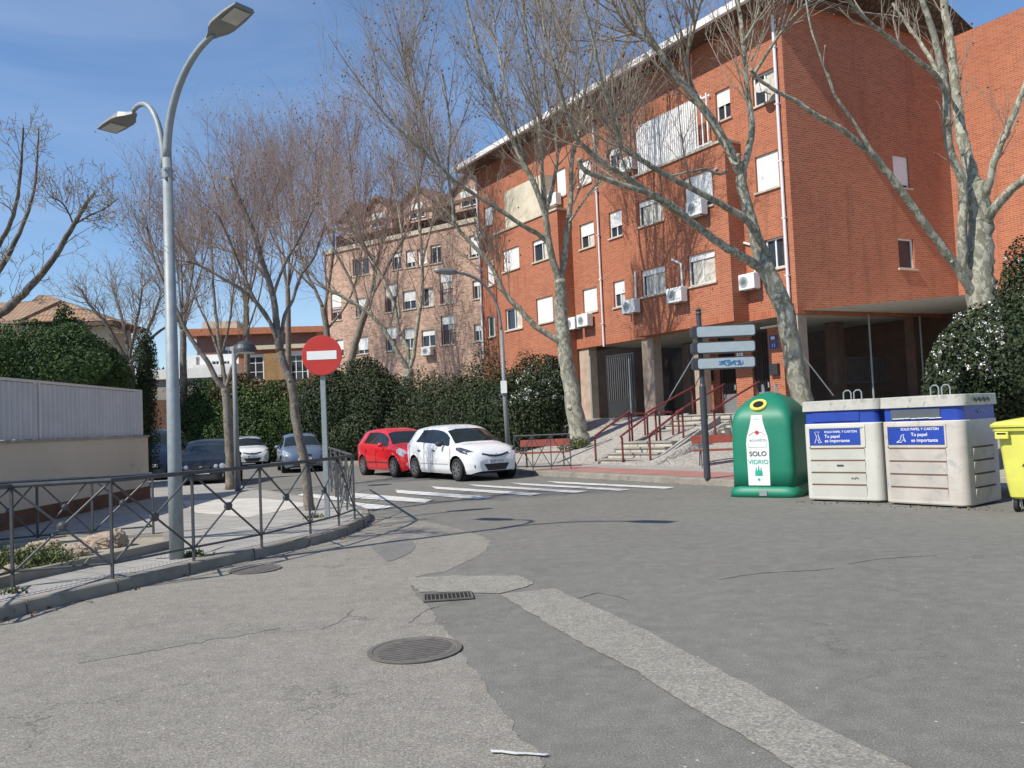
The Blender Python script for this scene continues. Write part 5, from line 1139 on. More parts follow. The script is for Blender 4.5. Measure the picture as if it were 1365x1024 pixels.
def car(label, loc, heading, paint, L_=3.95, W=1.7, H=1.48, kind='hatch', plate=None, look='slim', rimm='rim', group=None):
    t = thing('parked_car', label, 'car', loc, math.atan2(heading[1], heading[0]), group)
    sx, sy, sz = L_/3.95, W/1.7, H/1.48; hl = 1.975
    top = [(-hl, .84), (-1.93, 1.0), (-1.86, 1.12), (-1.62, 1.36), (-1.2, 1.455), (-.6, 1.485), (0, 1.475), (.42, 1.385), (.75, 1.20), (1.08, 1.0), (1.4, .955), (1.7, .875), (1.88, .76), (1.95, .65), (hl, .56)]
    if kind == 'round': top = [(-hl, .86), (-1.93, 1.0), (-1.8, 1.18), (-1.55, 1.37), (-1.1, 1.47), (-.5, 1.49), (0, 1.46), (.5, 1.33), (.9, 1.13), (1.3, .96), (1.6, .86), (1.8, .74), (1.93, .62), (hl, .55)]
    if kind == 'van': top = [(-hl, 1.1), (-1.95, 1.35), (-1.85, 1.44), (-1.2, 1.48), (-.5, 1.49), (.2, 1.47), (.7, 1.35), (1.1, 1.02), (1.45, .95), (1.8, .84), (1.93, .66), (hl, .55)]
    belt = [(-hl, .80), (-1.8, .96), (-1.2, .97), (-.3, .925), (.6, .885), (1.08, .88), (1.4, .84), (1.7, .75), (1.88, .64), (hl, .5)]
    wb = [(-hl, .60), (-1.9, .72), (-1.6, .81), (-1.0, .85), (1.0, .85), (1.45, .82), (1.7, .76), (1.87, .66), (1.94, .58), (hl, .50)]
    wr = [(-hl, .50), (-1.9, .55), (-1.6, .56), (-1.0, .60), (0, .61), (.5, .61), (1.08, .70), (1.5, .66), (1.8, .56), (hl, .42)]
    bot = [(-hl, .30), (-1.8, .2), (1.75, .19), (hl, .26)]
    xs = sorted(set([round(-hl+i*.045, 4) for i in range(int(2*hl/.045)+1)]+[hl, hl-.012, hl-.03, -hl+.012, -hl+.03])); rowsn = (1, 2, 6, 6, 7, 2, 2)
    wheels = (-1.245, 1.265); wr_r = .365
    V = []; info = []
    for x in xs:
        tz = crom(top, x); bz = min(crom(belt, x), tz-.015); w1 = crom(wb, x); w2 = min(crom(wr, x), w1*.96); bo = interp(bot, x); gh = max(0, tz-bz)
        S_ = [(0, bo), (w1*.9, bo), (w1*.965, bo+.1), (w1*1.0, (bo+bz)*.52), (w1*.985, bz), (w2, tz-.035-.02*min(1, gh/.4)), (w2*.6, tz-.006), (0, tz)]
        row = []
        for k in range(7):
            for j in range(rowsn[k]):
                f_ = j/rowsn[k]; row.append((S_[k][0]+(S_[k+1][0]-S_[k][0])*f_, S_[k][1]+(S_[k+1][1]-S_[k][1])*f_, k+f_))
        row.append((*S_[7], 7.)); V.append(row)
    nr = len(V[0]); full = []
    for side in (1, -1):
        for i, x in enumerate(xs):
            for (y, z, p_) in V[i]:
                xx, zz = x, z
                if 1 < p_ < 4.2:                                        # snap to the wheel arch
                    for wx in wheels:
                        dx, dz = xx-wx, zz-.31; dd = math.hypot(dx, dz)
                        if wr_r*.8 < dd < wr_r*1.11 and dz > -.13: xx, zz = wx+dx*wr_r/dd, .31+dz*wr_r/dd
                full.append((xx*sx, side*y*sy, zz*sz))
    faces = {'body': [], 'side': [], 'side2': [], 'wind': [], 'rear': [], 'dark': []}; hb = len(xs)*nr
    for i in range(len(xs)-1):
        xm = (xs[i]+xs[i+1])/2; tz = crom(top, xm); bz = crom(belt, xm); gh = tz-bz
        for j in range(nr-1):
            p_ = (V[i][j][2]+V[i][j+1][2])/2; zm = (V[i][j][1]+V[i+1][j+1][1])/2; key = 'body'; f_ = p_-4
            cut = False
            if p_ < 4.0:
                for wx in wheels:
                    if p_ > 1 and math.hypot(xm-wx, zm-.31) < wr_r*.95 and zm > .15: cut = True
            if cut: continue
            if 4 < p_ < 5:
                lim = -1.18 if kind != 'van' else -1.75
                inb = gh > .14 and .10 < f_ < .90
                if inb and (lim+ .30*(f_) < xm < -.10 or -.02 < xm < .93-.25*f_): key = 'side'
                elif inb and -.12 < xm < 0: key = 'dark'
            if p_ > 5 and .46 < xm < 1.06: key = 'wind'
            if p_ > 5 and -1.93 < xm < -1.66: key = 'rear'
            if p_ < 1.2: key = 'dark'
            for s_ in (0, 1):
                a = s_*hb+i*nr+j; q = (a, a+nr, a+nr+1, a+1); faces['side2' if key == 'side' and s_ else key].append(q if s_ == 0 else q[::-1])
    m_front = [(len(xs)-1)*nr+j for j in range(nr)]; m_rear = [j for j in range(nr)]
    faces['body'].append(tuple(m_front+[hb+k for k in m_front[::-1][:-1]][0:])); faces['body'].append(tuple(([hb+k for k in m_rear][1:])[::1]+m_rear[::-1]))
    def part(name, fl, mat, parent=t, sm=True):
        used = sorted({i for q in fl for i in q}); mp_ = {k: n for n, k in enumerate(used)}; m = MB(); m.add([full[k] for k in used], [tuple(mp_[i] for i in q) for q in fl])
        o = m.build(name, mat, parent, uvs=False)
        import bmesh as _b
        bm = _b.new(); bm.from_mesh(o.data); _b.ops.remove_doubles(bm, verts=bm.verts, dist=.0008); _b.ops.recalc_face_normals(bm, faces=bm.faces)
        if name == 'body':
            for f in bm.faces: f.smooth = len(f.verts) <= 4
        else:
            for f in bm.faces: f.smooth = sm
        bm.to_mesh(o.data); bm.free(); return o
    bd = part('body', faces['body'], paint); part('side_windows', faces['side'], M_['carglass']); part('side_windows', faces['side2'], M_['carglass']); part('windscreen', faces['wind'], M_['carglass'])
    part('rear_window', faces['rear'], M_['carglass']); part('underbody', faces['dark'], M_['plastic'])
    P3 = lambda x, y, z: (x*sx, y*sy, z*sz)
    RX = Matrix.Rotation(R(90), 3, 'X')
    for wx in wheels:
        for s_ in (1, -1):
            c = P3(wx, s_*.735, .31); m = MB()
            m.lathe([(.19, -.085), (.27, -.1), (.305, -.085), (.312, 0), (.305, .085), (.27, .1), (.19, .085)], c, 28, M=RX); wh = m.build('wheel', M_['rubber'], t, smooth=False)
            m = MB(); oy = s_*.088
            m.lathe([(.205, -.012), (.205, .012), (.185, .012), (.185, -.012)], (c[0], c[1]+oy, c[2]), 28, M=RX)
            for k in range(7):
                a = k*2*math.pi/7; m.box((c[0]+.105*math.cos(a), c[1]+oy, c[2]+.105*math.sin(a)), (.17, .022, .042), tilt=Matrix.Rotation(-a, 3, 'Y'))
            m.lathe([(.045, -.016), (.045, .016)], (c[0], c[1]+oy, c[2]), 14, M=RX); m.lathe([(.186, -.004), (.186, .004)], (c[0], c[1]+oy*.88, c[2]), 24, 1, M=RX); m.build('rim', [M_[rimm], M_['plastic']], wh)
            m = MB(); m.lathe([(wr_r+.004, -.16), (wr_r+.004, .09), (wr_r-.002, .09), (wr_r-.002, -.16)], (c[0], c[1]-s_*.05, .31*sz), 28, M=RX)
            m.lathe([(wr_r, -.01), (wr_r, .01)], (c[0], c[1]-s_*.13, .31*sz), 24, M=RX); m.build('wheel_arch', M_['hole'], t)
    for s_ in (1, -1):
        if look == 'slim': prof = [(1.30, .76, .86), (1.52, .74, .825), (1.72, .63, .775), (1.89, .42, .70)]
        elif look == 'twin': prof = None
        else: prof = [(1.52, .72, .80), (1.66, .71, .79), (1.80, .62, .74), (1.89, .45, .68)]
        if prof:
            hz = .075 if look == 'slim' else .12
            rows = []
            for k, (x, y, z) in enumerate(prof):
                w1 = crom(wb, x)+.004; h_ = hz*(.35, 1, 1, .45)[k]
                yy = min(w1, y+.12); n_ = Vector((1 if k > 1 else .3, s_*(1 if k < 2 else .6), .25)).normalized()*.012
                rows.append((P3(x+n_.x, s_*(yy-.005)+n_.y, z-h_), P3(x+n_.x-.035, s_*(yy-.03)+n_.y, z+h_*.8)))
            m = MB(); vs = [q for r_ in rows for q in r_]+[P3(1.45, s_*.55, .78)]
            m.add(vs, [(0, 1, 3, 2), (2, 3, 5, 4), (4, 5, 7, 6)]); m.add([tuple(Vector(v)*.985) for v in vs[:8]], [(0, 1, 3, 2), (2, 3, 5, 4), (4, 5, 7, 6)]); m.build('headlight', M_['darklens'] if look == 'slim' else M_['lens'], t, smooth=True)
        else:
            m = MB(); RYm = Matrix.Rotation(R(90), 3, 'Y')
            for yy, rr_ in ((.60, .085), (.42, .062)): m.lathe([(rr_, -.03), (rr_, .02), (rr_*.6, .03), (.01, .032)], P3(1.885, s_*yy, .665), 20, M=RYm)
            m.build('headlight', M_['lens'], t, smooth=False)
        m = MB(); m.lathe([(.09, -.03), (.09, .01), (.04, .018)], P3(1.9, s_*.55, .40), 14, M=Matrix.Rotation(R(90), 3, 'Y')); m.build('fog_lamp', M_['darklens'] if look == 'slim' else M_['lens'], t)
        m = MB(); mx_ = MB(); rings = []
        for k, f_ in enumerate((0, .3, .7, 1)): hh_ = (.03, .075, .07, .03)[k]; x0 = .62-.09*f_; rings.append([P3(x0+.05*math.cos(a)*(1 if k in (1, 2) else .5), s_*(.86+.17*f_), .98+hh_*math.sin(a)) for a in [j*math.pi/5 for j in range(10)]])
        loft(rings, m); m.build('wing_mirror', paint if look != 'slim' else M_['plastic'], t, smooth=True)
        for hx_ in (.05, -.85):
            m = MB(); m.box(P3(hx_, s_*.868, .80), (.15, .02, .025)); m.build('door_handle', M_['plastic'] if look == 'slim' else paint, t)
        m = MB()                                                        # shut lines of the doors
        for xx in (.98, -.04, -.98):
            pts = [P3(xx+(.0 if xx > -.5 else .12*(z-.25)), s_*(crom(wb, xx)*(.965+.035*min(1, (z-.25)/.2))+.0015), z) for z in (.3, .42, .55, .72, .86)]
            m.tube(pts, .005, 4)
        m.tube([P3(x, s_*(crom(wb, x)+.002), .45) for x in (-.85, -.4, 0, .4, .85)], .012 if look != 'slim' else .004, 4); m.build('door_seam', M_['plastic'], t)
        m = MB(); m.box(P3(-1.86, s_*.66, .86), (.07, .12, .26)); m.build('tail_light', M_['signred'], t)
    m = MB(); xf = 1.962
    if look == 'slim':
        m.hexa([P3(xf-.05, -.34, .30), P3(xf+.018, -.27, .27), P3(xf+.018, .27, .27), P3(xf-.05, .34, .30)], [P3(xf-.05, -.46, .44), P3(xf+.02, -.38, .44), P3(xf+.02, .38, .44), P3(xf-.05, .46, .44)])
        m.tube([P3(1.90, -.40, .70), P3(1.945, -.2, .655), P3(1.965, 0, .635), P3(1.945, .2, .655), P3(1.90, .40, .70)], .03, 6)
    else:
        m.box(P3(xf-.03, 0, .36), (.1, .86, .13)); m.box(P3(1.93, 0, .645), (.06, .5, .09))
    m.build('grille', M_['plastic'], t)
    m = MB(); m.lathe([(.05, -.012), (.05, .012)], P3(1.965, 0, .665), 16, M=Matrix.Scale(.62, 3, Vector((0, 0, 1))) @ Matrix.Rotation(R(90), 3, 'Y')); m.build('badge', M_['chrome'], t)
    m = MB(); m.box(P3(xf+.03, 0, .50), (.012, .5, .11)); pl_ = m.build('number_plate', M_['signwhite'], t)
    if plate:
        m = MB(); q = P3(xf+.03, 0, .50); text_mesh(plate, .1, face_M((q[0]+.0075, 0, q[2]), (0, 1, 0), (0, 0, 1)), m, bold=.001); m.build('plate_text', M_['textdark'], pl_)
    m = MB(); m.tube([P3(.98, -.1, 1.045), P3(.9, -.55, 1.075)], .007, 4); m.tube([P3(.98, .5, 1.045), P3(.9, .0, 1.09)], .007, 4); m.build('wiper', M_['plastic'], t)
    for yy in (-.35, .35):
        m = MB(); m.box(P3(-.05, yy, 1.0), (.12, .42, .5)); m.box(P3(-.05, yy, 1.3), (.09, .24, .16)); m.build('front_seat', M_['plastic'], t, bevel=.03)
    return t
def cpaint(n, c, metal=0., coat=.8): return pm(n, c, .35, metal, .04, 1.5, coat=coat)
def carpos(rear_front_px, wy=.74, side=-1):
    pass
def place(rw, fw, side, W=1.7, wheel=(-1.245, 1.265)):                # from the two visible wheels' contact points
    a, b = Vector(G(*rw)[:2]), Vector(G(*fw)[:2]); d_ = (b-a).normalized(); n_ = Vector((-d_.y, d_.x)); mid = (a+b)/2-n_*side*(W/2-.1); return (mid.x, mid.y, 0), (d_.x, d_.y)
P, h_ = place((551, 638.5), (602, 641.5), -1)
hw_ = Vector((.55, -.835)).normalized(); mid = Vector(G(551, 638)[:2])+hw_*1.27; n_ = Vector((-hw_.y, hw_.x))
P = mid+n_*.80+Vector((.12, 0))
car('dusty white hatchback parked at the kerb in front of the red car', (P.x, P.y, 0), hw_, pm('white_car_paint', (.76, .77, .78), .3, 0, .04, 1.5, coat=.6), 4.08, 1.80, 1.585, 'hatch', '0229 HTG', 'slim')
hr_ = Vector((.55, -.835)).normalized(); mid = Vector(G(486, 633.5)[:2])+hr_*1.22; n_ = Vector((-hr_.y, hr_.x)); P = mid+n_*.74
car('small red hatchback parked behind the white hatchback', (P.x, P.y, 0), hr_, cpaint('red_car_paint', (.60, .008, .015)), 3.8, 1.66, 1.56, 'hatch', '6093 DKB', 'big')
P = D(401, 628, 33.4); car('blue hatchback parked facing the crossing behind the no entry post', (P[0], P[1], 0), Vector((.33, -.94)), cpaint('blue_car_paint', (.12, .165, .235), .2), 3.9, 1.7, 1.5, 'hatch', '4417 FPS', 'big')
P = D(329, 618, 40.5); car('white saloon parked far down the side street in front of the ivy hedge', (P[0], P[1], 0), Vector((.42, -.9)), cpaint('cream_car_paint', (.72, .72, .70)), 4.2, 1.75, 1.45, 'hatch', '8012 GLN', 'slim')
P = D(280, 642, 26.6); car('black round nosed car parked left of the tree on the side street', (P[0], P[1], 0), Vector((.22, -.97)), cpaint('black_car_paint', (.010, .012, .015), 0, .25), 3.9, 1.72, 1.45, 'round', None, 'twin')
P = D(214, 645, 30.0); car('dark blue van parked beside the end of the beige wall', (P[0], P[1], 0), Vector((.25, -.97)), cpaint('navy_car_paint', (.010, .02, .05), 0, .25), 4.2, 1.75, 1.86, 'van', None, 'big')
P = D(797, 552, 44.); car('silver car parked inside the porch behind the wire fence', (P[0], P[1], 1.57), Vector((-.3, -.95)), cpaint('silver_car_paint', (.45, .46, .47), .5), 3.9, 1.7, 1.45, 'hatch', None, 'big')
# ================================================================ BARE TREES
def unit(a): return a/np.maximum(np.linalg.norm(a, axis=-1, keepdims=True), 1e-9)
def tubes_np(P, Rd, n=4):
    """P (N,K,3) polylines, Rd (N,K) radii -> verts, quads"""
    N, K, _ = P.shape; T = np.empty_like(P); T[:, 1:-1] = P[:, 2:]-P[:, :-2]; T[:, 0] = P[:, 1]-P[:, 0]; T[:, -1] = P[:, -1]-P[:, -2]; T = unit(T)
    ref = np.tile(np.array([.31, .77, .1]), (N, 1)); ax = unit(P[:, -1]-P[:, 0]); bad = np.abs((ax*unit(ref)).sum(1)) > .9; ref[bad] = [1, 0, 0]
    A = unit(np.cross(T, ref[:, None, :])); B = np.cross(T, A); ang = 2*np.pi*np.arange(n)/n
    V = P[:, :, None, :]+Rd[:, :, None, None]*(A[:, :, None, :]*np.cos(ang)[None, None, :, None]+B[:, :, None, :]*np.sin(ang)[None, None, :, None])
    V = V.reshape(-1, 3); i = np.arange(N)[:, None, None]*K*n; k = np.arange(K-1)[None, :, None]*n; j = np.arange(n)[None, None, :]
    a = i+k+j; b = i+k+(j+1) % n; Q = np.stack([a, b, b+n, a+n], -1).reshape(-1, 4); return V, Q
def grow(rng, S, Dr, Ln, K=5, wander=.12, up=.1):
    N = len(S); P = np.empty((N, K, 3)); P[:, 0] = S; d = unit(Dr.copy()); st = (Ln/(K-1))[:, None]
    for k in range(1, K):
        d = unit(d+rng.normal(0, wander, (N, 3))+np.array([0, 0, up])); P[:, k] = P[:, k-1]+d*st
    return P
def kids(rng, P, Rd, m, spread, upb, tmin=.25, tmax=1.):
    N, K, _ = P.shape; idx = np.repeat(np.arange(N), m); t = rng.uniform(tmin, tmax, len(idx))*(K-1); k = np.minimum(t.astype(int), K-2); f = (t-k)[:, None]
    S = P[idx, k]*(1-f)+P[idx, k+1]*f; r_ = Rd[idx, k]*(1-f[:, 0])+Rd[idx, k+1]*f[:, 0]; T = unit(P[idx, k+1]-P[idx, k])
    rnd = unit(rng.normal(0, 1, (len(idx), 3))); perp = unit(rnd-T*(rnd*T).sum(1, keepdims=True))
    return S, unit(T+perp*spread*rng.uniform(.6, 1.3, (len(idx), 1))+np.array([0, 0, upb])), r_, idx
def bare_tree(label, limbs, Yb, seed, bk, tw, spec, seedballs=0, sb=1., group=None, base=None, extra=None):
    """limbs: (px points, r0, r1, depth offset at end); spec: list of (children per parent, length, radius, spread, up, wander)"""
    rng = np.random.default_rng(seed); allP = []; allR = []; m = MB()
    for li, lb_ in enumerate(limbs):
        pts, r0, r1, dz = lb_[:4]
        if li: r0, r1 = r0*.84, r1*.8
        n = len(pts); W_ = []
        for i, (x, y) in enumerate(pts):
            d0 = dz[0] if hasattr(dz, '__len__') else 0.; d1 = dz[1] if hasattr(dz, '__len__') else dz
            W_.append(D(x, y, Yb+d0+(d1-d0)*i/(n-1)))
        S_ = np.array(smooth_line(W_, 5)); k = len(S_); S_[1:-1] += rng.normal(0, r0*.055, (k-2, 3)); rad = np.linspace(0, 1, k)**.85*(r1-r0)+r0
        if li == 0: rad = rad*(1+.3*np.exp(-np.arange(k)/1.6))
        rad = rad*(1+rng.normal(0, .018, k)); m.tube(S_, rad, 12 if r0 > .08 else 8)
        if r0 > .06:                                                    # knots
            for _ in range(2 if li else 3):
                q = rng.integers(2, k-2); c = S_[q]; dd = unit(rng.normal(0, 1, 3)); m.tube([c+dd*rad[q]*.5, c+dd*(rad[q]*1.12), c+dd*rad[q]*1.2], [rad[q]*.45, rad[q]*.35, rad[q]*.1], 7)
        q = np.linspace(0, k-1, 12); a = np.floor(q).astype(int).clip(0, k-2); f = (q-a)[:, None]
        allP.append(S_[a]*(1-f)+S_[a+1]*f); allR.append(rad[a]*(1-f[:, 0])+rad[a+1]*f[:, 0])
    b = np.array(base if base is not None else D(*limbs[0][0][0], Yb)); t = thing('bare_tree', label, 'tree', tuple(b), group=group, world=True)
    m.build('trunk', M_[bk], t, smooth=True, uvs=False)
    P, Rd = np.array(allP), np.array(allR); VV = []; QQ = []; off = 0; mi = []; sel = [i for i, l in enumerate(limbs) if len(l) < 5 and i > 0]
    tips = None; P, Rd = P[sel], Rd[sel]; first = True
    for (mm, ln, rr_, spread, upb, wander, tmin) in spec:
        S, Dr, r_, idx = kids(rng, P, Rd, mm, spread, upb, tmin); Ln = ln*rng.uniform(.45, 1.25, len(S)); K = 6 if first else 5
        P = grow(rng, S, Dr, Ln, K, wander, upb*.35); r0 = np.minimum(r_*.8, rr_*rng.uniform(.7, 1.2, len(S))); Rd = r0[:, None]*np.linspace(1, .38, K)[None, :]
        Rd = np.maximum(Rd, .0028); v, q = tubes_np(P, Rd, 5 if rr_ > .015 else 3); VV.append(v); QQ.append(q+off); off += len(v); mi.append(np.zeros(len(q))); first = False
    if seedballs:
        pk_ = rng.choice(len(P), min(seedballs, len(P)), False); c = P[pk_, -1]-np.array([0, 0, 1])*rng.uniform(.02, .12, (len(pk_), 1)); sz = sb*rng.uniform(.018, .042, len(pk_))
        o8 = np.array([[1, 0, 0], [0, 1, 0], [-1, 0, 0], [0, -1, 0], [0, 0, 1.4], [0, 0, -1.4]]); v = (c[:, None, :]+o8[None]*sz[:, None, None]).reshape(-1, 3)
        fq = np.array([[0, 1, 4, 4], [1, 2, 4, 4], [2, 3, 4, 4], [3, 0, 4, 4], [1, 0, 5, 5], [2, 1, 5, 5], [3, 2, 5, 5], [0, 3, 5, 5]])
        # triangles written as thin quads keep one array; build them as a second object instead
        tv = v; tq = (fq[:, :3][None]+np.arange(len(pk_))[:, None, None]*6).reshape(-1, 3)
        np_mesh('seed_balls', tv, tq, M_['seeds'], t, tri=True)['kind'] = 'stuff'
    np_mesh('crown', np.concatenate(VV), np.concatenate(QQ), M_[tw], t)
    return t
CR = lambda a, b, c, k=1.: [(a, 2.9*k, .024, .85, .34, .05, .30), (b, 1.6*k, .011, .8, .22, .06, .15), (c, .8*k, .0058, .9, .12, .08, .1)]
# the big plane tree left of the steps
T1 = [([(774, 596), (770, 570), (764, 530), (756, 490), (749, 440), (747, 400), (746, 375)], .37, .20, 0, 0),
      ([(746, 377), (738, 351), (731, 319), (726, 284), (711, 243), (697, 217), (682, 184), (670, 161), (655, 120), (636, 60), (622, 5), (612, -60)], .175, .05, -1.5),
      ([(728, 290), (729, 278), (738, 243), (743, 208), (741, 179), (744, 120), (756, 50), (760, -40)], .11, .04, 2.),
      ([(727, 284), (724, 250), (722, 222), (720, 170), (713, 110), (700, 40), (692, -60)], .12, .04, -2.5),
      ([(746, 378), (752, 348), (757, 301), (761, 260), (763, 208), (772, 178), (780, 120), (792, 50), (800, -50)], .16, .05, 1.),
      ([(759, 296), (770, 280), (782, 262), (794, 246), (802, 231), (811, 208), (822, 170)], .06, .03, -1.),
      ([(749, 460), (741, 452), (714, 435), (695, 415), (673, 391), (655, 355), (638, 335), (615, 310), (606, 296), (602, 265), (597, 225), (600, 170), (590, 100)], .15, .04, -1.),
      ([(731, 324), (716, 311), (700, 303), (665, 279), (639, 263), (612, 246), (590, 226), (566, 203), (543, 183), (515, 155), (494, 128)], .12, .03, -3.),
      ([(700, 220), (675, 120), (660, 40), (655, -40)], .06, .03, 2.5), ([(741, 179), (725, 100), (735, 20), (730, -60)], .06, .03, -3.5),
      ([(772, 178), (810, 110), (840, 40), (860, -30)], .06, .03, 2.5), ([(586, 221), (570, 170), (545, 110), (540, 60)], .045, .025, -2.)]
bare_tree('big mottled plane tree rising from the cobbled bank left of the red handrails', T1, 30., 11, 'plane', 'twig', CR(22, 7, 5), 1400)
# plane tree behind the bottle bank
T2 = [([(1084, 600), (1072, 545), (1062, 500), (1053, 455), (1046, 415), (1031, 378), (1017, 353)], .265, .21, 0, 0),
      ([(1018, 356), (1010, 330), (1003, 300), (991, 257), (988, 229)], .20, .16, 0, 0),
      ([(988, 232), (998, 200), (1002, 165), (995, 113), (991, 60), (985, 10), (975, -60)], .115, .06, 1.),
      ([(988, 232), (977, 208), (956, 172), (935, 141), (900, 99), (882, 74), (858, 35), (838, -10), (820, -50)], .16, .06, -1.5),
      ([(1017, 360), (1002, 350), (988, 341), (958, 324), (931, 303), (906, 284), (886, 271), (855, 250), (817, 225), (790, 206), (768, 184), (755, 150), (742, 100), (728, 50), (720, -10)], .15, .03, -3.),
      ([(925, 300), (905, 280), (885, 266), (855, 254), (828, 246), (802, 237), (784, 230), (775, 222), (773, 212)], .085, .065, (-1.3, -2.6), 0),
      ([(1024, 343), (1008, 312), (991, 290), (959, 271), (925, 253), (893, 236), (862, 218), (840, 204), (828, 195), (822, 172), (812, 140), (800, 100), (790, 50), (776, 0)], .12, .03, -4.),
      ([(970, 228), (958, 232), (940, 226), (915, 230), (892, 235), (878, 232)], .05, .03, -.6, 0),
      ([(940, 150), (965, 190), (975, 215), (985, 218), (984, 205)], .05, .055, (-.6, -1.2), 0),
      ([(1003, 103), (1020, 75), (1040, 45), (1060, 20), (1090, -10)], .06, .03, -1.), ([(900, 99), (870, 62), (840, 40), (815, 0)], .06, .03, -2.5),
      ([(990, 60), (1010, 20), (1020, -40)], .06, .03, -1.), ([(935, 141), (915, 90), (925, 40), (940, -20)], .06, .03, -2.5)]
bare_tree('plane tree leaning left from behind the green bottle bank', T2, 20.5, 12, 'plane', 'twig', CR(13, 6, 4, .8), 260)
# plane tree behind the yellow bin
T3 = [([(1318, 520), (1314, 460), (1308, 410), (1306, 369), (1306, 330), (1306, 287), (1298, 246)], .37, .25, 0, 0),
      ([(1300, 250), (1292, 222), (1285, 197), (1280, 170), (1277, 143), (1272, 100), (1266, 50), (1258, 5), (1250, -50)], .19, .10, 1.),
      ([(1309, 280), (1313, 262), (1318, 246), (1326, 213), (1343, 172), (1365, 119), (1385, 60)], .13, .07, -1.),
      ([(1308, 310), (1322, 283), (1347, 254), (1368, 236), (1400, 200), (1430, 150)], .15, .07, -2.),
      ([(1296, 375), (1284, 355), (1283, 303), (1283, 246), (1265, 193), (1261, 123), (1249, 61), (1236, 20), (1222, -20)], .15, .07, -1.),
      ([(1302, 405), (1290, 380), (1269, 348), (1246, 317), (1224, 287), (1200, 253), (1179, 225), (1162, 205), (1140, 187), (1121, 172), (1103, 162), (1085, 152), (1060, 134), (1037, 123), (1015, 108), (1000, 92)], .13, .04, -2., 0),
      ([(1166, 209), (1150, 182), (1131, 153), (1113, 127), (1103, 100), (1093, 74), (1080, 33), (1073, -10)], .055, .02, (-1.2, -2.), 1),
      ([(1264, 130), (1249, 102), (1225, 82), (1199, 61), (1178, 45), (1158, 29), (1138, 8), (1120, -15)], .075, .04, (-.6, -2.5)),
      ([(1262, 120), (1240, 78), (1225, 55), (1212, 37), (1190, 5)], .07, .04, (-.6, 1.)), ([(1113, 127), (1105, 100), (1098, 85), (1100, 60)], .02, .01, (-1.7, -2.), 1)]
bare_tree('thick pale plane tree with spreading limbs behind the white flowering shrub', T3, 19., 13, 'plane', 'twig', [(8, 1.3, .018, .7, .25, .14, .4), (4, .7, .009, .7, .2, .15, .2)], 40)
# trees in front of the pink building
T4 = [([(546, 560), (545, 520), (544, 492)], .34, .27, 0, 0),
      ([(543, 493), (536, 479), (513, 442), (490, 416), (450, 392), (427, 379), (405, 352), (385, 320)], .16, .05, -1.),
      ([(544, 492), (543, 465), (533, 445), (523, 399), (503, 359), (483, 325), (466, 293), (450, 262), (436, 225)], .17, .05, 1.),
      ([(545, 493), (551, 475), (556, 435), (562, 395), (563, 359), (559, 293), (556, 250), (548, 200), (540, 160)], .15, .05, 0.),
      ([(563, 350), (573, 310), (582, 276), (590, 240)], .08, .03, -1.), ([(533, 425), (529, 376), (536, 326), (533, 293), (525, 250), (515, 200)], .08, .03, 1.5),
      ([(500, 355), (480, 330), (440, 300), (420, 260)], .05, .03, 1.5), ([(490, 416), (500, 380), (498, 340), (480, 290)], .06, .03, -1.)]
bare_tree('forked plane tree in front of the pink brick block', T4, 42., 14, 'plane', 'twig2', CR(20, 6, 4, 1.2), 700)
T5 = [([(462, 540), (466, 490), (480, 437), (495, 392)], .24, .17, 0, 0),
      ([(495, 392), (500, 362), (510, 320), (520, 270), (525, 210)], .15, .05, 0), ([(482, 432), (470, 380), (440, 320), (425, 260), (420, 200)], .12, .04, 1.), ([(500, 362), (480, 310), (470, 250), (465, 190)], .10, .04, -1.),
      ([(490, 405), (520, 350), (545, 300), (560, 240), (570, 190)], .10, .04, -2.)]
bare_tree('slanting bare tree between the no entry sign and the forked plane tree', T5, 45., 15, 'greybark', 'twig2', CR(22, 6, 4, 1.25), 700)
T6 = [([(439, 520), (438, 480), (436, 445), (430, 410)], .24, .16, 0, 0),
      ([(430, 410), (420, 386), (407, 360), (395, 310), (390, 260), (385, 215)], .13, .05, 0), ([(432, 415), (440, 370), (445, 320), (440, 260), (445, 200)], .12, .05, 1.),
      ([(420, 386), (385, 350), (360, 310), (350, 270)], .09, .04, -1.), ([(436, 440), (465, 400), (480, 350), (485, 300), (490, 240)], .09, .04, 2.)]
bare_tree('dense reddish bare tree right behind the no entry sign', T6, 48., 16, 'greybark', 'twig2', CR(24, 6, 4, 1.3), 900)
T7 = [([(413, 684), (410, 650), (405, 611), (394.6, 562), (389, 515), (381, 494), (373, 469)], .09, .07, 0, 0),
      ([(373, 469), (368, 430), (364, 395), (350, 350), (338, 310), (320, 270), (303, 236)], .085, .055, 0.),
      ([(372, 462), (355, 420), (325, 388), (295, 370), (265, 353), (248, 348)], .05, .025, -.6), ([(375, 465), (378, 425), (390, 400), (400, 370), (420, 340), (432, 300)], .05, .025, .5),
      ([(364, 395), (378, 355), (395, 325), (410, 295), (425, 262)], .04, .02, -.5), ([(360, 375), (330, 345), (290, 330), (255, 315)], .04, .02, .6), ([(368, 440), (340, 400), (310, 330), (290, 285)], .045, .02, -.8)]
bare_tree('slender leaning tree with a cut off top just left of the no entry sign', T7, 15.3, 17, 'greybark', 'twig2', [(14, 1.2, .010, .85, .3, .06, .3), (5, .65, .005, .8, .2, .08, .15), (4, .34, .0032, .9, .15, .1, .15)], 500, sb=.45)
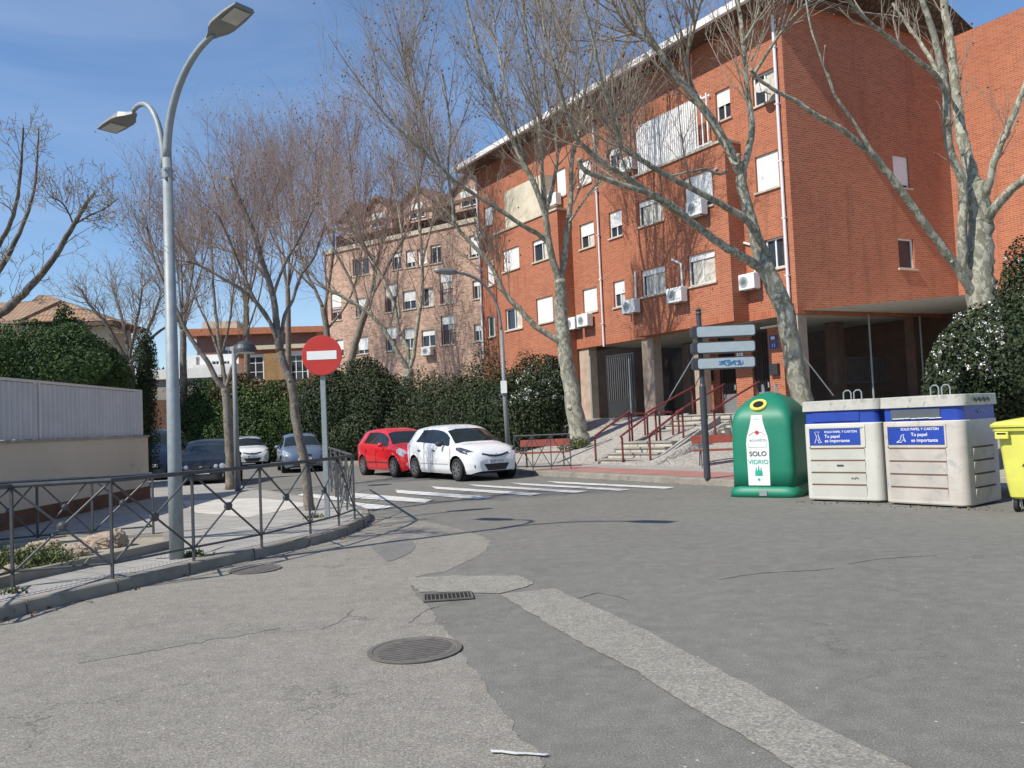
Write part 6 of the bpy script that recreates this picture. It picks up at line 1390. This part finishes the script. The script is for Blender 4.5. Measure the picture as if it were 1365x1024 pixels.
T8 = [([(309, 652), (306, 600), (303, 545), (300, 518)], .135, .105, 0, 0),
      ([(301, 520), (290, 508), (277, 482.6), (261.5, 462), (246, 436), (238, 418), (222, 385), (205, 345), (196, 300)], .10, .03, -.5),
      ([(300, 520), (299, 505), (296, 482), (292, 457), (288, 420), (284, 380), (282, 330), (275, 280)], .09, .03, 0.4),
      ([(301, 518), (308, 493), (318, 470), (325, 454), (338, 418), (348, 385), (352, 340)], .06, .02, 0.), ([(296, 485), (280, 440), (262, 400), (250, 355)], .05, .02, .8), ([(297, 470), (306, 430), (312, 380), (322, 330)], .05, .02, -.8)]
bare_tree('forked young tree beside the dome lamp on the left pavement', T8, 22., 18, 'greybark', 'twig', [(11, 1.6, .014, .7, .35, .06, .3), (5, .9, .007, .7, .25, .08, .15), (4, .45, .0042, .8, .15, .1, .15)], 300, sb=.6)
T9 = [([(172, 560), (172, 513), (172, 486)], .28, .24, 0, 0), ([(172, 486), (158, 462), (140, 430), (118, 405), (108, 385)], .15, .05, -1.), ([(172, 486), (168, 450), (160, 415), (150, 385)], .13, .05, 1.),
      ([(173, 486), (190, 455), (205, 420), (215, 390)], .15, .05, 0.), ([(172, 480), (180, 440), (186, 410), (190, 380)], .1, .04, -2), ([(185, 465), (215, 440), (240, 425), (255, 400)], .09, .04, 1.)]
bare_tree('dark stout bare tree behind the corrugated fence', T9, 38., 19, 'darkbark', 'twig', [(20, 1.6, .022, .8, .2, .22, .25), (6, .9, .012, .8, .15, .25, .2), (3, .5, .008, .8, .1, .2, .2)], 0)
T10 = [([(-170, 700), (-150, 600), (-120, 500), (-90, 450)], .16, .12, 0, 0), ([(-90, 450), (-30, 430), (0, 418), (25, 397), (45, 377), (75, 340), (98, 300), (115, 272), (128, 255)], .09, .02, -.5),
       ([(-90, 450), (-40, 410), (0, 358), (22, 318), (38, 280), (48, 240), (51, 172)], .07, .012, .5), ([(-90, 455), (-60, 380), (-20, 350), (8, 310), (22, 270), (28, 220), (31, 170)], .06, .012, -.8),
       ([(98, 300), (118, 288), (140, 278), (157, 265)], .018, .008, -.6), ([(-60, 400), (-35, 320), (-20, 250), (-8, 180)], .05, .015, .8), ([(98, 300), (92, 285), (82, 270), (65, 262)], .014, .008, -.4)]
bare_tree('bare pruned tree reaching in at the left picture edge', T10, 10.5, 20, 'darkbark', 'twig', [(18, .5, .006, 1.0, .12, .2, .15), (4, .2, .0035, 1., .1, .22, .2), (3, .08, .003, 1., .1, .2, .3)], 0)
# further rows of bare trees filling the side street
for i, (x, y0, yt, Yd, sd, lab) in enumerate(((330, 600, 215, 52, 31, 'bare tree behind the ivy hedge near the white window grids'), (245, 590, 290, 46, 32, 'tall bare tree behind the garage with the white fascia'), (385, 560, 205, 58, 33, 'tall bare tree in front of the orange brick building'))):
    a = [([(x, y0), (x-1, (y0*1.3+yt)/2.3), (x-2, (y0+yt)/2)], .2, .15, 0, 0)]; ym = (y0+yt)/2; rg = random.Random(sd)
    for k in range(5): xe = x+(k-2)*24+rg.uniform(-8, 8); a.append(([(x-2, ym+6), ((x*2+xe)/3, ym-(ym-yt)*.35), ((x+2*xe)/3, ym-(ym-yt)*.7), (xe, yt+rg.uniform(-12, 25))], .09, .03, rg.uniform(-2, 2)))
    bare_tree(lab, a, Yd, sd, 'greybark', 'twig2', CR(17, 6, 4, 1.3), 300)

# ================================================================ HEDGES, SHRUBS, EVERGREENS
def leaves(name, C_, N_, sz, mat, parent, rng, asp=1.7):
    n = len(C_); T = unit(np.cross(N_, rng.normal(0, 1, (n, 3)))); B = np.cross(N_, T); s = (sz*rng.uniform(.6, 1.35, n))[:, None]; b = B*s/asp; t = T*s
    fold = N_*s*.18
    V = np.stack([C_-t, C_+b+fold, C_+t, C_-b+fold], 1).reshape(-1, 3); Q = np.arange(n*4).reshape(-1, 4); return np_mesh(name, V, Q, mat, parent)
def lump(rng, n, c, r, bumps=18, amp=.34, shell=.45, flat=0.):
    """points through the outer part of a lumpy ellipsoid"""
    d = unit(rng.normal(0, 1, (n, 3))); bd = unit(rng.normal(0, 1, (bumps, 3))); bw = rng.uniform(.4, 1, bumps)
    f = 1+amp*((np.exp(-((1-d@bd.T)*6))*bw).sum(1)-.45); f *= 1-shell*rng.random(n)**1.6; p = d*f[:, None]
    return np.array(c)+p*np.array(r), unit(d+rng.normal(0, .75, (n, 3)))
def shrub(name, label, cat, lumps, nleaf, sz, mat, seed, stemh=0., blossoms=None, part='foliage', group=None, zmin=None, core=True):
    rng = np.random.default_rng(seed); vol = np.array([l[1][0]*l[1][1]+l[1][0]*l[1][2] for l in lumps]); vol /= vol.sum(); Cs, Ns = [], []
    for (c, r), v in zip(lumps, vol): p, nn = lump(rng, int(nleaf*v), c, r); Cs.append(p); Ns.append(nn)
    C_, N_ = np.concatenate(Cs), np.concatenate(Ns)
    if zmin is not None: k = C_[:, 2] > zmin; C_, N_ = C_[k], N_[k]
    cc = np.mean([l[0] for l in lumps], 0); t = thing(name, label, cat, (cc[0], cc[1], C_[:, 2].min()), group=group, world=True)
    leaves(part, C_, N_, sz, M_[mat], t, rng)
    m = MB(); r_ = random.Random(seed)
    for c, r in lumps:                                                # woody stems inside
        for k in range(5):
            a = r_.uniform(0, 6.28); e = (c[0]+r[0]*.5*math.cos(a), c[1]+r[1]*.5*math.sin(a), c[2]+r[2]*.5); z0 = C_[:, 2].min() if stemh == 0 else stemh
            m.tube([(c[0]+.1*math.cos(a), c[1]+.1*math.sin(a), z0-.05), ((c[0]+e[0])/2, (c[1]+e[1])/2, c[2]), e], [.035, .025, .012], 5)
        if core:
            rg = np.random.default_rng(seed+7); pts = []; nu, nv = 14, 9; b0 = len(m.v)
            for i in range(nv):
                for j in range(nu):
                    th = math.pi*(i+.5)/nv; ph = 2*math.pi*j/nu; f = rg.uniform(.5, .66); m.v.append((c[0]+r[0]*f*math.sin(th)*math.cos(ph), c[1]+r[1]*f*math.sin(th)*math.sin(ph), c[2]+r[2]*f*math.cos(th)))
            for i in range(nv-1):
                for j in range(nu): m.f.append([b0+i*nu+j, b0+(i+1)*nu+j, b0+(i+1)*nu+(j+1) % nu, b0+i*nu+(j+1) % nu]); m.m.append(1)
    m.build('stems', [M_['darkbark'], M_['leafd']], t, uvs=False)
    if blossoms is not None:
        n, sel, bs = blossoms; k = sel(C_) ; idx = np.nonzero(k)[0]; idx = idx[rng.random(len(idx)) < min(1, n/max(1, len(idx)))]
        # blossom clusters: several small petals each
        cl = np.repeat(C_[idx], 9, axis=0)+rng.normal(0, bs*.8, (len(idx)*9, 3))
        leaves('blossom', cl, unit(rng.normal(0, 1, cl.shape)), bs*.55, M_['blossom'], t, rng, 1.1)['kind'] = 'stuff'
    return t
def L3(x, y, Y, rx, ry, rz): return (tuple(D(x, y, Y)), (rx, ry, rz))
def row(xa, ya, Ya, xb, yb, Yb, n, r, jit=.22, seed=0):
    rg = random.Random(seed); out = []
    for i in range(n):
        f = i/(n-1) if n > 1 else 0; k = 1+rg.uniform(-jit, jit); c = D(xa+(xb-xa)*f, ya+(yb-ya)*f+rg.uniform(-3, 3), Ya+(Yb-Ya)*f); out.append((tuple(c), (r[0]*k, r[1]*k, r[2]*(1+rg.uniform(-jit, jit)))))
    return out
# clipped hedge under the pink building and along the bank
shrub('hedge', 'long dark clipped hedge above the red and white cars', 'hedge', row(560, 552, 37, 668, 548, 33, 7, (.9, .9, 1.6), seed=1)+row(548, 575, 37.5, 660, 578, 33.5, 5, (1., .9, 1.2), seed=2), 60000, .05, 'leafd', 41)
shrub('hedge', 'ragged brownish hedge between the arched lamp and the flowering shrub', 'hedge', row(668, 542, 33.4, 700, 538, 33, 3, (.75, .6, 1.6), seed=3), 14000, .05, 'hedgebrown', 42)
shrub('flowering_shrub', 'big evergreen shrub with white flower clusters left of the plane trunk', 'shrub', [L3(722, 530, 32.3, 1.1, .8, 1.35), L3(706, 555, 31.8, .9, .7, .9), L3(742, 510, 32.5, .6, .7, .8), L3(745, 546, 32.2, .6, .6, .7)], 24000, .055, 'leafd', 43, blossoms=(170, lambda C_: (C_[:, 2] > 2.3) & (C_[:, 1] < 32.2), .05))
shrub('evergreen_tree', 'large dark spreading evergreen shrub right behind the sign and blue car', 'shrub', [L3(448, 555, 40, 1.5, 1.4, 2.0), L3(478, 525, 40, .9, 1., 1.2), L3(500, 540, 39, 1.2, 1.2, 1.8), L3(485, 585, 38.5, 1.8, 1.2, 1.1), L3(420, 575, 40, 1.1, 1.1, 1.5), L3(525, 555, 39, 1.1, 1.1, 1.8), L3(540, 590, 38, .9, .9, 1.0), L3(440, 520, 40.5, .7, .7, .8)], 75000, .06, 'leafd', 44)
shrub('ivy_hedge', 'tall ivy covered hedge behind the white car and the thin dome lamp', 'hedge', row(325, 560, 45, 405, 562, 44, 5, (1.1, .8, 1.6), seed=5)+row(330, 590, 44.5, 400, 590, 44, 4, (1.1, .8, 1.), seed=6), 48000, .06, 'ivy', 45)
shrub('hedge', 'brown leaved untrimmed top of the hedge below the white window grids', 'hedge', row(318, 522, 45.4, 400, 525, 44.8, 5, (1., .7, .85), .2, seed=7), 9000, .08, 'hedgebrown', 46)
shrub('ivy_hedge', 'grey green ivy hedge left of the forked young tree', 'hedge', [L3(262, 560, 46, 1.1, 1., 1.5), L3(285, 555, 46, 1.2, 1., 1.7), L3(275, 590, 45.5, 1.5, 1., 1.), L3(270, 530, 46, .8, .8, .8), L3(300, 580, 45, .9, .9, 1.1)], 34000, .06, 'leaf', 47)
# trees and shrubs behind the beige wall
shrub('evergreen_tree', 'dense evergreen tree rising over the corrugated fence panels', 'tree', [L3(30, 494, 24, 1.2, 1.1, .95), L3(78, 482, 25, .95, 1., 1.0), L3(90, 455, 25.5, .5, .5, .75), L3(125, 494, 25.5, .9, .9, .8), L3(-15, 490, 23, 1., 1.1, .9), L3(60, 505, 24, 1.6, 1.2, .7), L3(150, 500, 26, .6, .7, .7), L3(84, 428, 25.5, .24, .25, .42), L3(108, 470, 25.5, .5, .5, .6), L3(52, 470, 25, .5, .5, .6), L3(8, 470, 24, .4, .4, .5)], 70000, .042, 'leaf', 48, stemh=.1)
shrub('ivy_tree', 'ivy covered tree trunk at the end of the corrugated fence', 'tree', [L3(194, 480, 27, .33, .33, .9), L3(193, 520, 27, .32, .32, 1.), L3(191, 560, 27, .32, .32, 1.), L3(192, 600, 27, .3, .3, .9)], 14000, .035, 'leafd', 49)
# right-hand shrub
shrub('flowering_shrub', 'big dark shrub with white blossom behind the paper containers', 'shrub', [L3(1290, 498, 16.2, .62, .8, .85), L3(1335, 475, 16.4, .7, .8, .95), L3(1350, 500, 15.8, .9, .8, .9), L3(1262, 508, 16, .34, .5, .75), L3(1375, 425, 16.8, .5, .6, 1.1), L3(1420, 440, 16.5, .9, .9, 1.5)], 64000, .038, 'leafd', 50,
      blossoms=(420, lambda C_: (((C_[:, 0]/C_[:, 1]) < .60) & (C_[:, 2] > 2.0) & (C_[:, 1] < 16.3)) | ((C_[:, 2] > 3.6) & (np.random.default_rng(3).random(len(C_)) < .2)), .03))
shrub('weed_clump', 'scrubby dead leaves and weeds at the foot of the big plane trunk', 'plant', [L3(768, 592, 29.4, .5, .3, .2)], 500, .05, 'grass', 51, core=False)
# distant wooded backdrop
shrub('distant_trees', 'dark distant shrubbery closing the end of the side street', 'trees', row(180, 565, 70, 460, 560, 72, 12, (4.5, 2., 3.2), seed=9), 26000, .22, 'leaf', 52)['kind'] = 'stuff'
None and shrub('evergreen_shrub', 'dark green shrub behind the dark blue van', 'shrub', [L3(205, 560, 44, 1.6, 1., 1.6), L3(235, 575, 44, 1., .9, 1.)], 8000, .09, 'leaf', 53)

# ================================================================ PLANTER, ROCKS, WEEDS
po = GP([(-60, 800), (26, 775), (225, 731), (222, 722), (170, 724), (90, 722), (-60, 742)], .13); t = thing('planter', 'low concrete edged planting bed with rocks behind the front railing', 'planter', (*po[2], .13), world=True)
m = MB(); r_ = .09
for i in range(len(po)-1):
    a, b = Vector((*po[i], 0)), Vector((*po[i+1], 0)); d_ = (b-a).normalized(); n_ = Vector((-d_.y, d_.x, 0))*.05
    m.hexa([tuple((a-n_).xy)+(.1,), tuple((b-n_).xy)+(.1,), tuple((b+n_).xy)+(.1,), tuple((a+n_).xy)+(.1,)], [tuple((a-n_).xy)+(.235-.001*i,), tuple((b-n_).xy)+(.235-.001*i,), tuple((b+n_).xy)+(.235-.001*i,), tuple((a+n_).xy)+(.235-.001*i,)])
m.build('edging', M_['kerb'], t)
m = MB(); m.add([(x, y, .205) for x, y in po], [tuple(range(len(po)))]); o = m.build('soil', M_['soil'], t)
if o.data.polygons[0].normal.z < 0: o.data.flip_normals()
import bmesh
def rock(px, py, s, seed, label):
    rg = np.random.default_rng(seed); P = G(px, py, .2); bm = bmesh.new(); bmesh.ops.create_icosphere(bm, subdivisions=4, radius=1); bd = unit(rg.normal(0, 1, (12, 3))); bw = rg.uniform(-.5, .5, 12)
    for v in bm.verts:
        d = np.array(v.co); f = 1+(np.round(np.exp(-(1-bd@d)*5)*3)/3*bw).sum()*.7+.10*math.sin(d[0]*9+seed)*math.sin(d[1]*11)+.07*math.sin(d[2]*17+d[0]*13)+rg.normal(0, .035); v.co = Vector(d*f*np.array(s))
    me = bpy.data.meshes.new('rock'); bm.to_mesh(me); bm.free(); me.materials.append(M_['rock']); o = bpy.data.objects.new('rock', me); C.objects.link(o); o.location = (P[0], P[1], .2+s[2]*.5)
    tag(o, label, 'rock')
rock(133, 731, (.26, .16, .12), 1, 'largest reddish rock in the planting bed'); rock(157, 729, (.14, .12, .14), 2, 'upright rock at the right end of the planting bed'); rock(96, 742, (.14, .1, .08), 3, 'small orange rock left of the large one')
rock(56, 734, (.2, .12, .09), 4, 'pale flat rock behind the weeds'); rock(14, 765, (.09, .06, .07), 5, 'small pale stone below the weeds at the left'); rock(118, 738, (.1, .07, .06), 6, 'low rock touching the front of the largest rock')
def weed(px, py, z, n, h, r, seed, label, mat='grass'):
    rg = np.random.default_rng(seed); P = G(px, py, z); S = P+np.stack([rg.normal(0, r, n), rg.normal(0, r*.7, n), np.zeros(n)], 1); Dr = unit(np.stack([rg.normal(0, .5, n), rg.normal(0, .5, n), np.ones(n)], 1))
    t = thing('weed_plant', label, 'plant', tuple(P), world=True); G_ = grow(rg, S, Dr, h*rg.uniform(.5, 1.2, n), 4, .2, -.05); A = unit(np.cross(Dr, rg.normal(0, 1, (n, 3))))*.007
    w_ = np.array([1, .9, .6, .05])[None, :, None]; V = np.stack([G_-A[:, None]*w_, G_+A[:, None]*w_], 2).reshape(-1, 3); i = np.arange(n)[:, None]*8+np.arange(3)[None]*2
    np_mesh('blades', V, np.stack([i, i+1, i+3, i+2], -1).reshape(-1, 4), M_[mat], t)
    pk_ = rg.choice(n, n//2, False); c = G_[pk_].reshape(-1, 3); leaves('leaves', c, unit(rg.normal(0, 1, c.shape)), .022, M_[mat], t, rg)
weed(22, 755, .2, 420, .26, .22, 1, 'large bushy weed at the left end of the planting bed'); weed(62, 752, .2, 260, .2, .16, 2, 'dark green weed right of the largest bushy weed')
weed(258, 742, .13, 90, .1, .06, 3, 'tuft of weeds growing at the foot of the railing post beside the tall lamp'); weed(418, 690, .13, 60, .08, .07, 4, 'weeds around the foot of the slender leaning tree')
weed(20, 790, .13, 30, .05, .1, 5, 'thin weeds along the kerb at the left')
rg = np.random.default_rng(21); n_ = 160; aa = rg.uniform(0, 1, n_); c = np.stack([5.0+aa*2.1+rg.normal(-.1, .12, n_), 14.35-aa*2.2+rg.normal(-.1, .12, n_), np.full(n_, .012)], 1)
c2 = np.array([[*sq(rg.uniform(-6, 6), 9.97+abs(rg.normal(0, .07))), .012] for _ in range(140)]); c = np.concatenate([c, c2])
tag(leaves('dry_leaves', c, unit(rg.normal(0, .5, (len(c), 3))+np.array([0, 0, 1])), .02, pm('litter_leaf', (.22, .16, .09), .9, var=.6), None, rg), 'dry leaves and grit gathered round the containers and the far kerb', 'litter', kind='stuff')
# dry leaves gathered against the kerb
rg = np.random.default_rng(9); k_ = rg.integers(12, len(KERB)-1, 90); base_ = np.array([(KERB[i][0], KERB[i][1], 0) for i in k_]); c = base_+np.stack([rg.normal(.02, .05, 90)+.05, rg.normal(-.05, .05, 90), np.full(90, .014)], 1)
mat = pm('dry_leaf', (.16, .08, .045), .9, var=.5); t = leaves('dry_leaves', c, unit(rg.normal(0, .5, (90, 3))+np.array([0, 0, 1])), .022, mat, None, rg); tag(t, 'small dry leaves and litter gathered along the kerb', 'litter', kind='stuff')
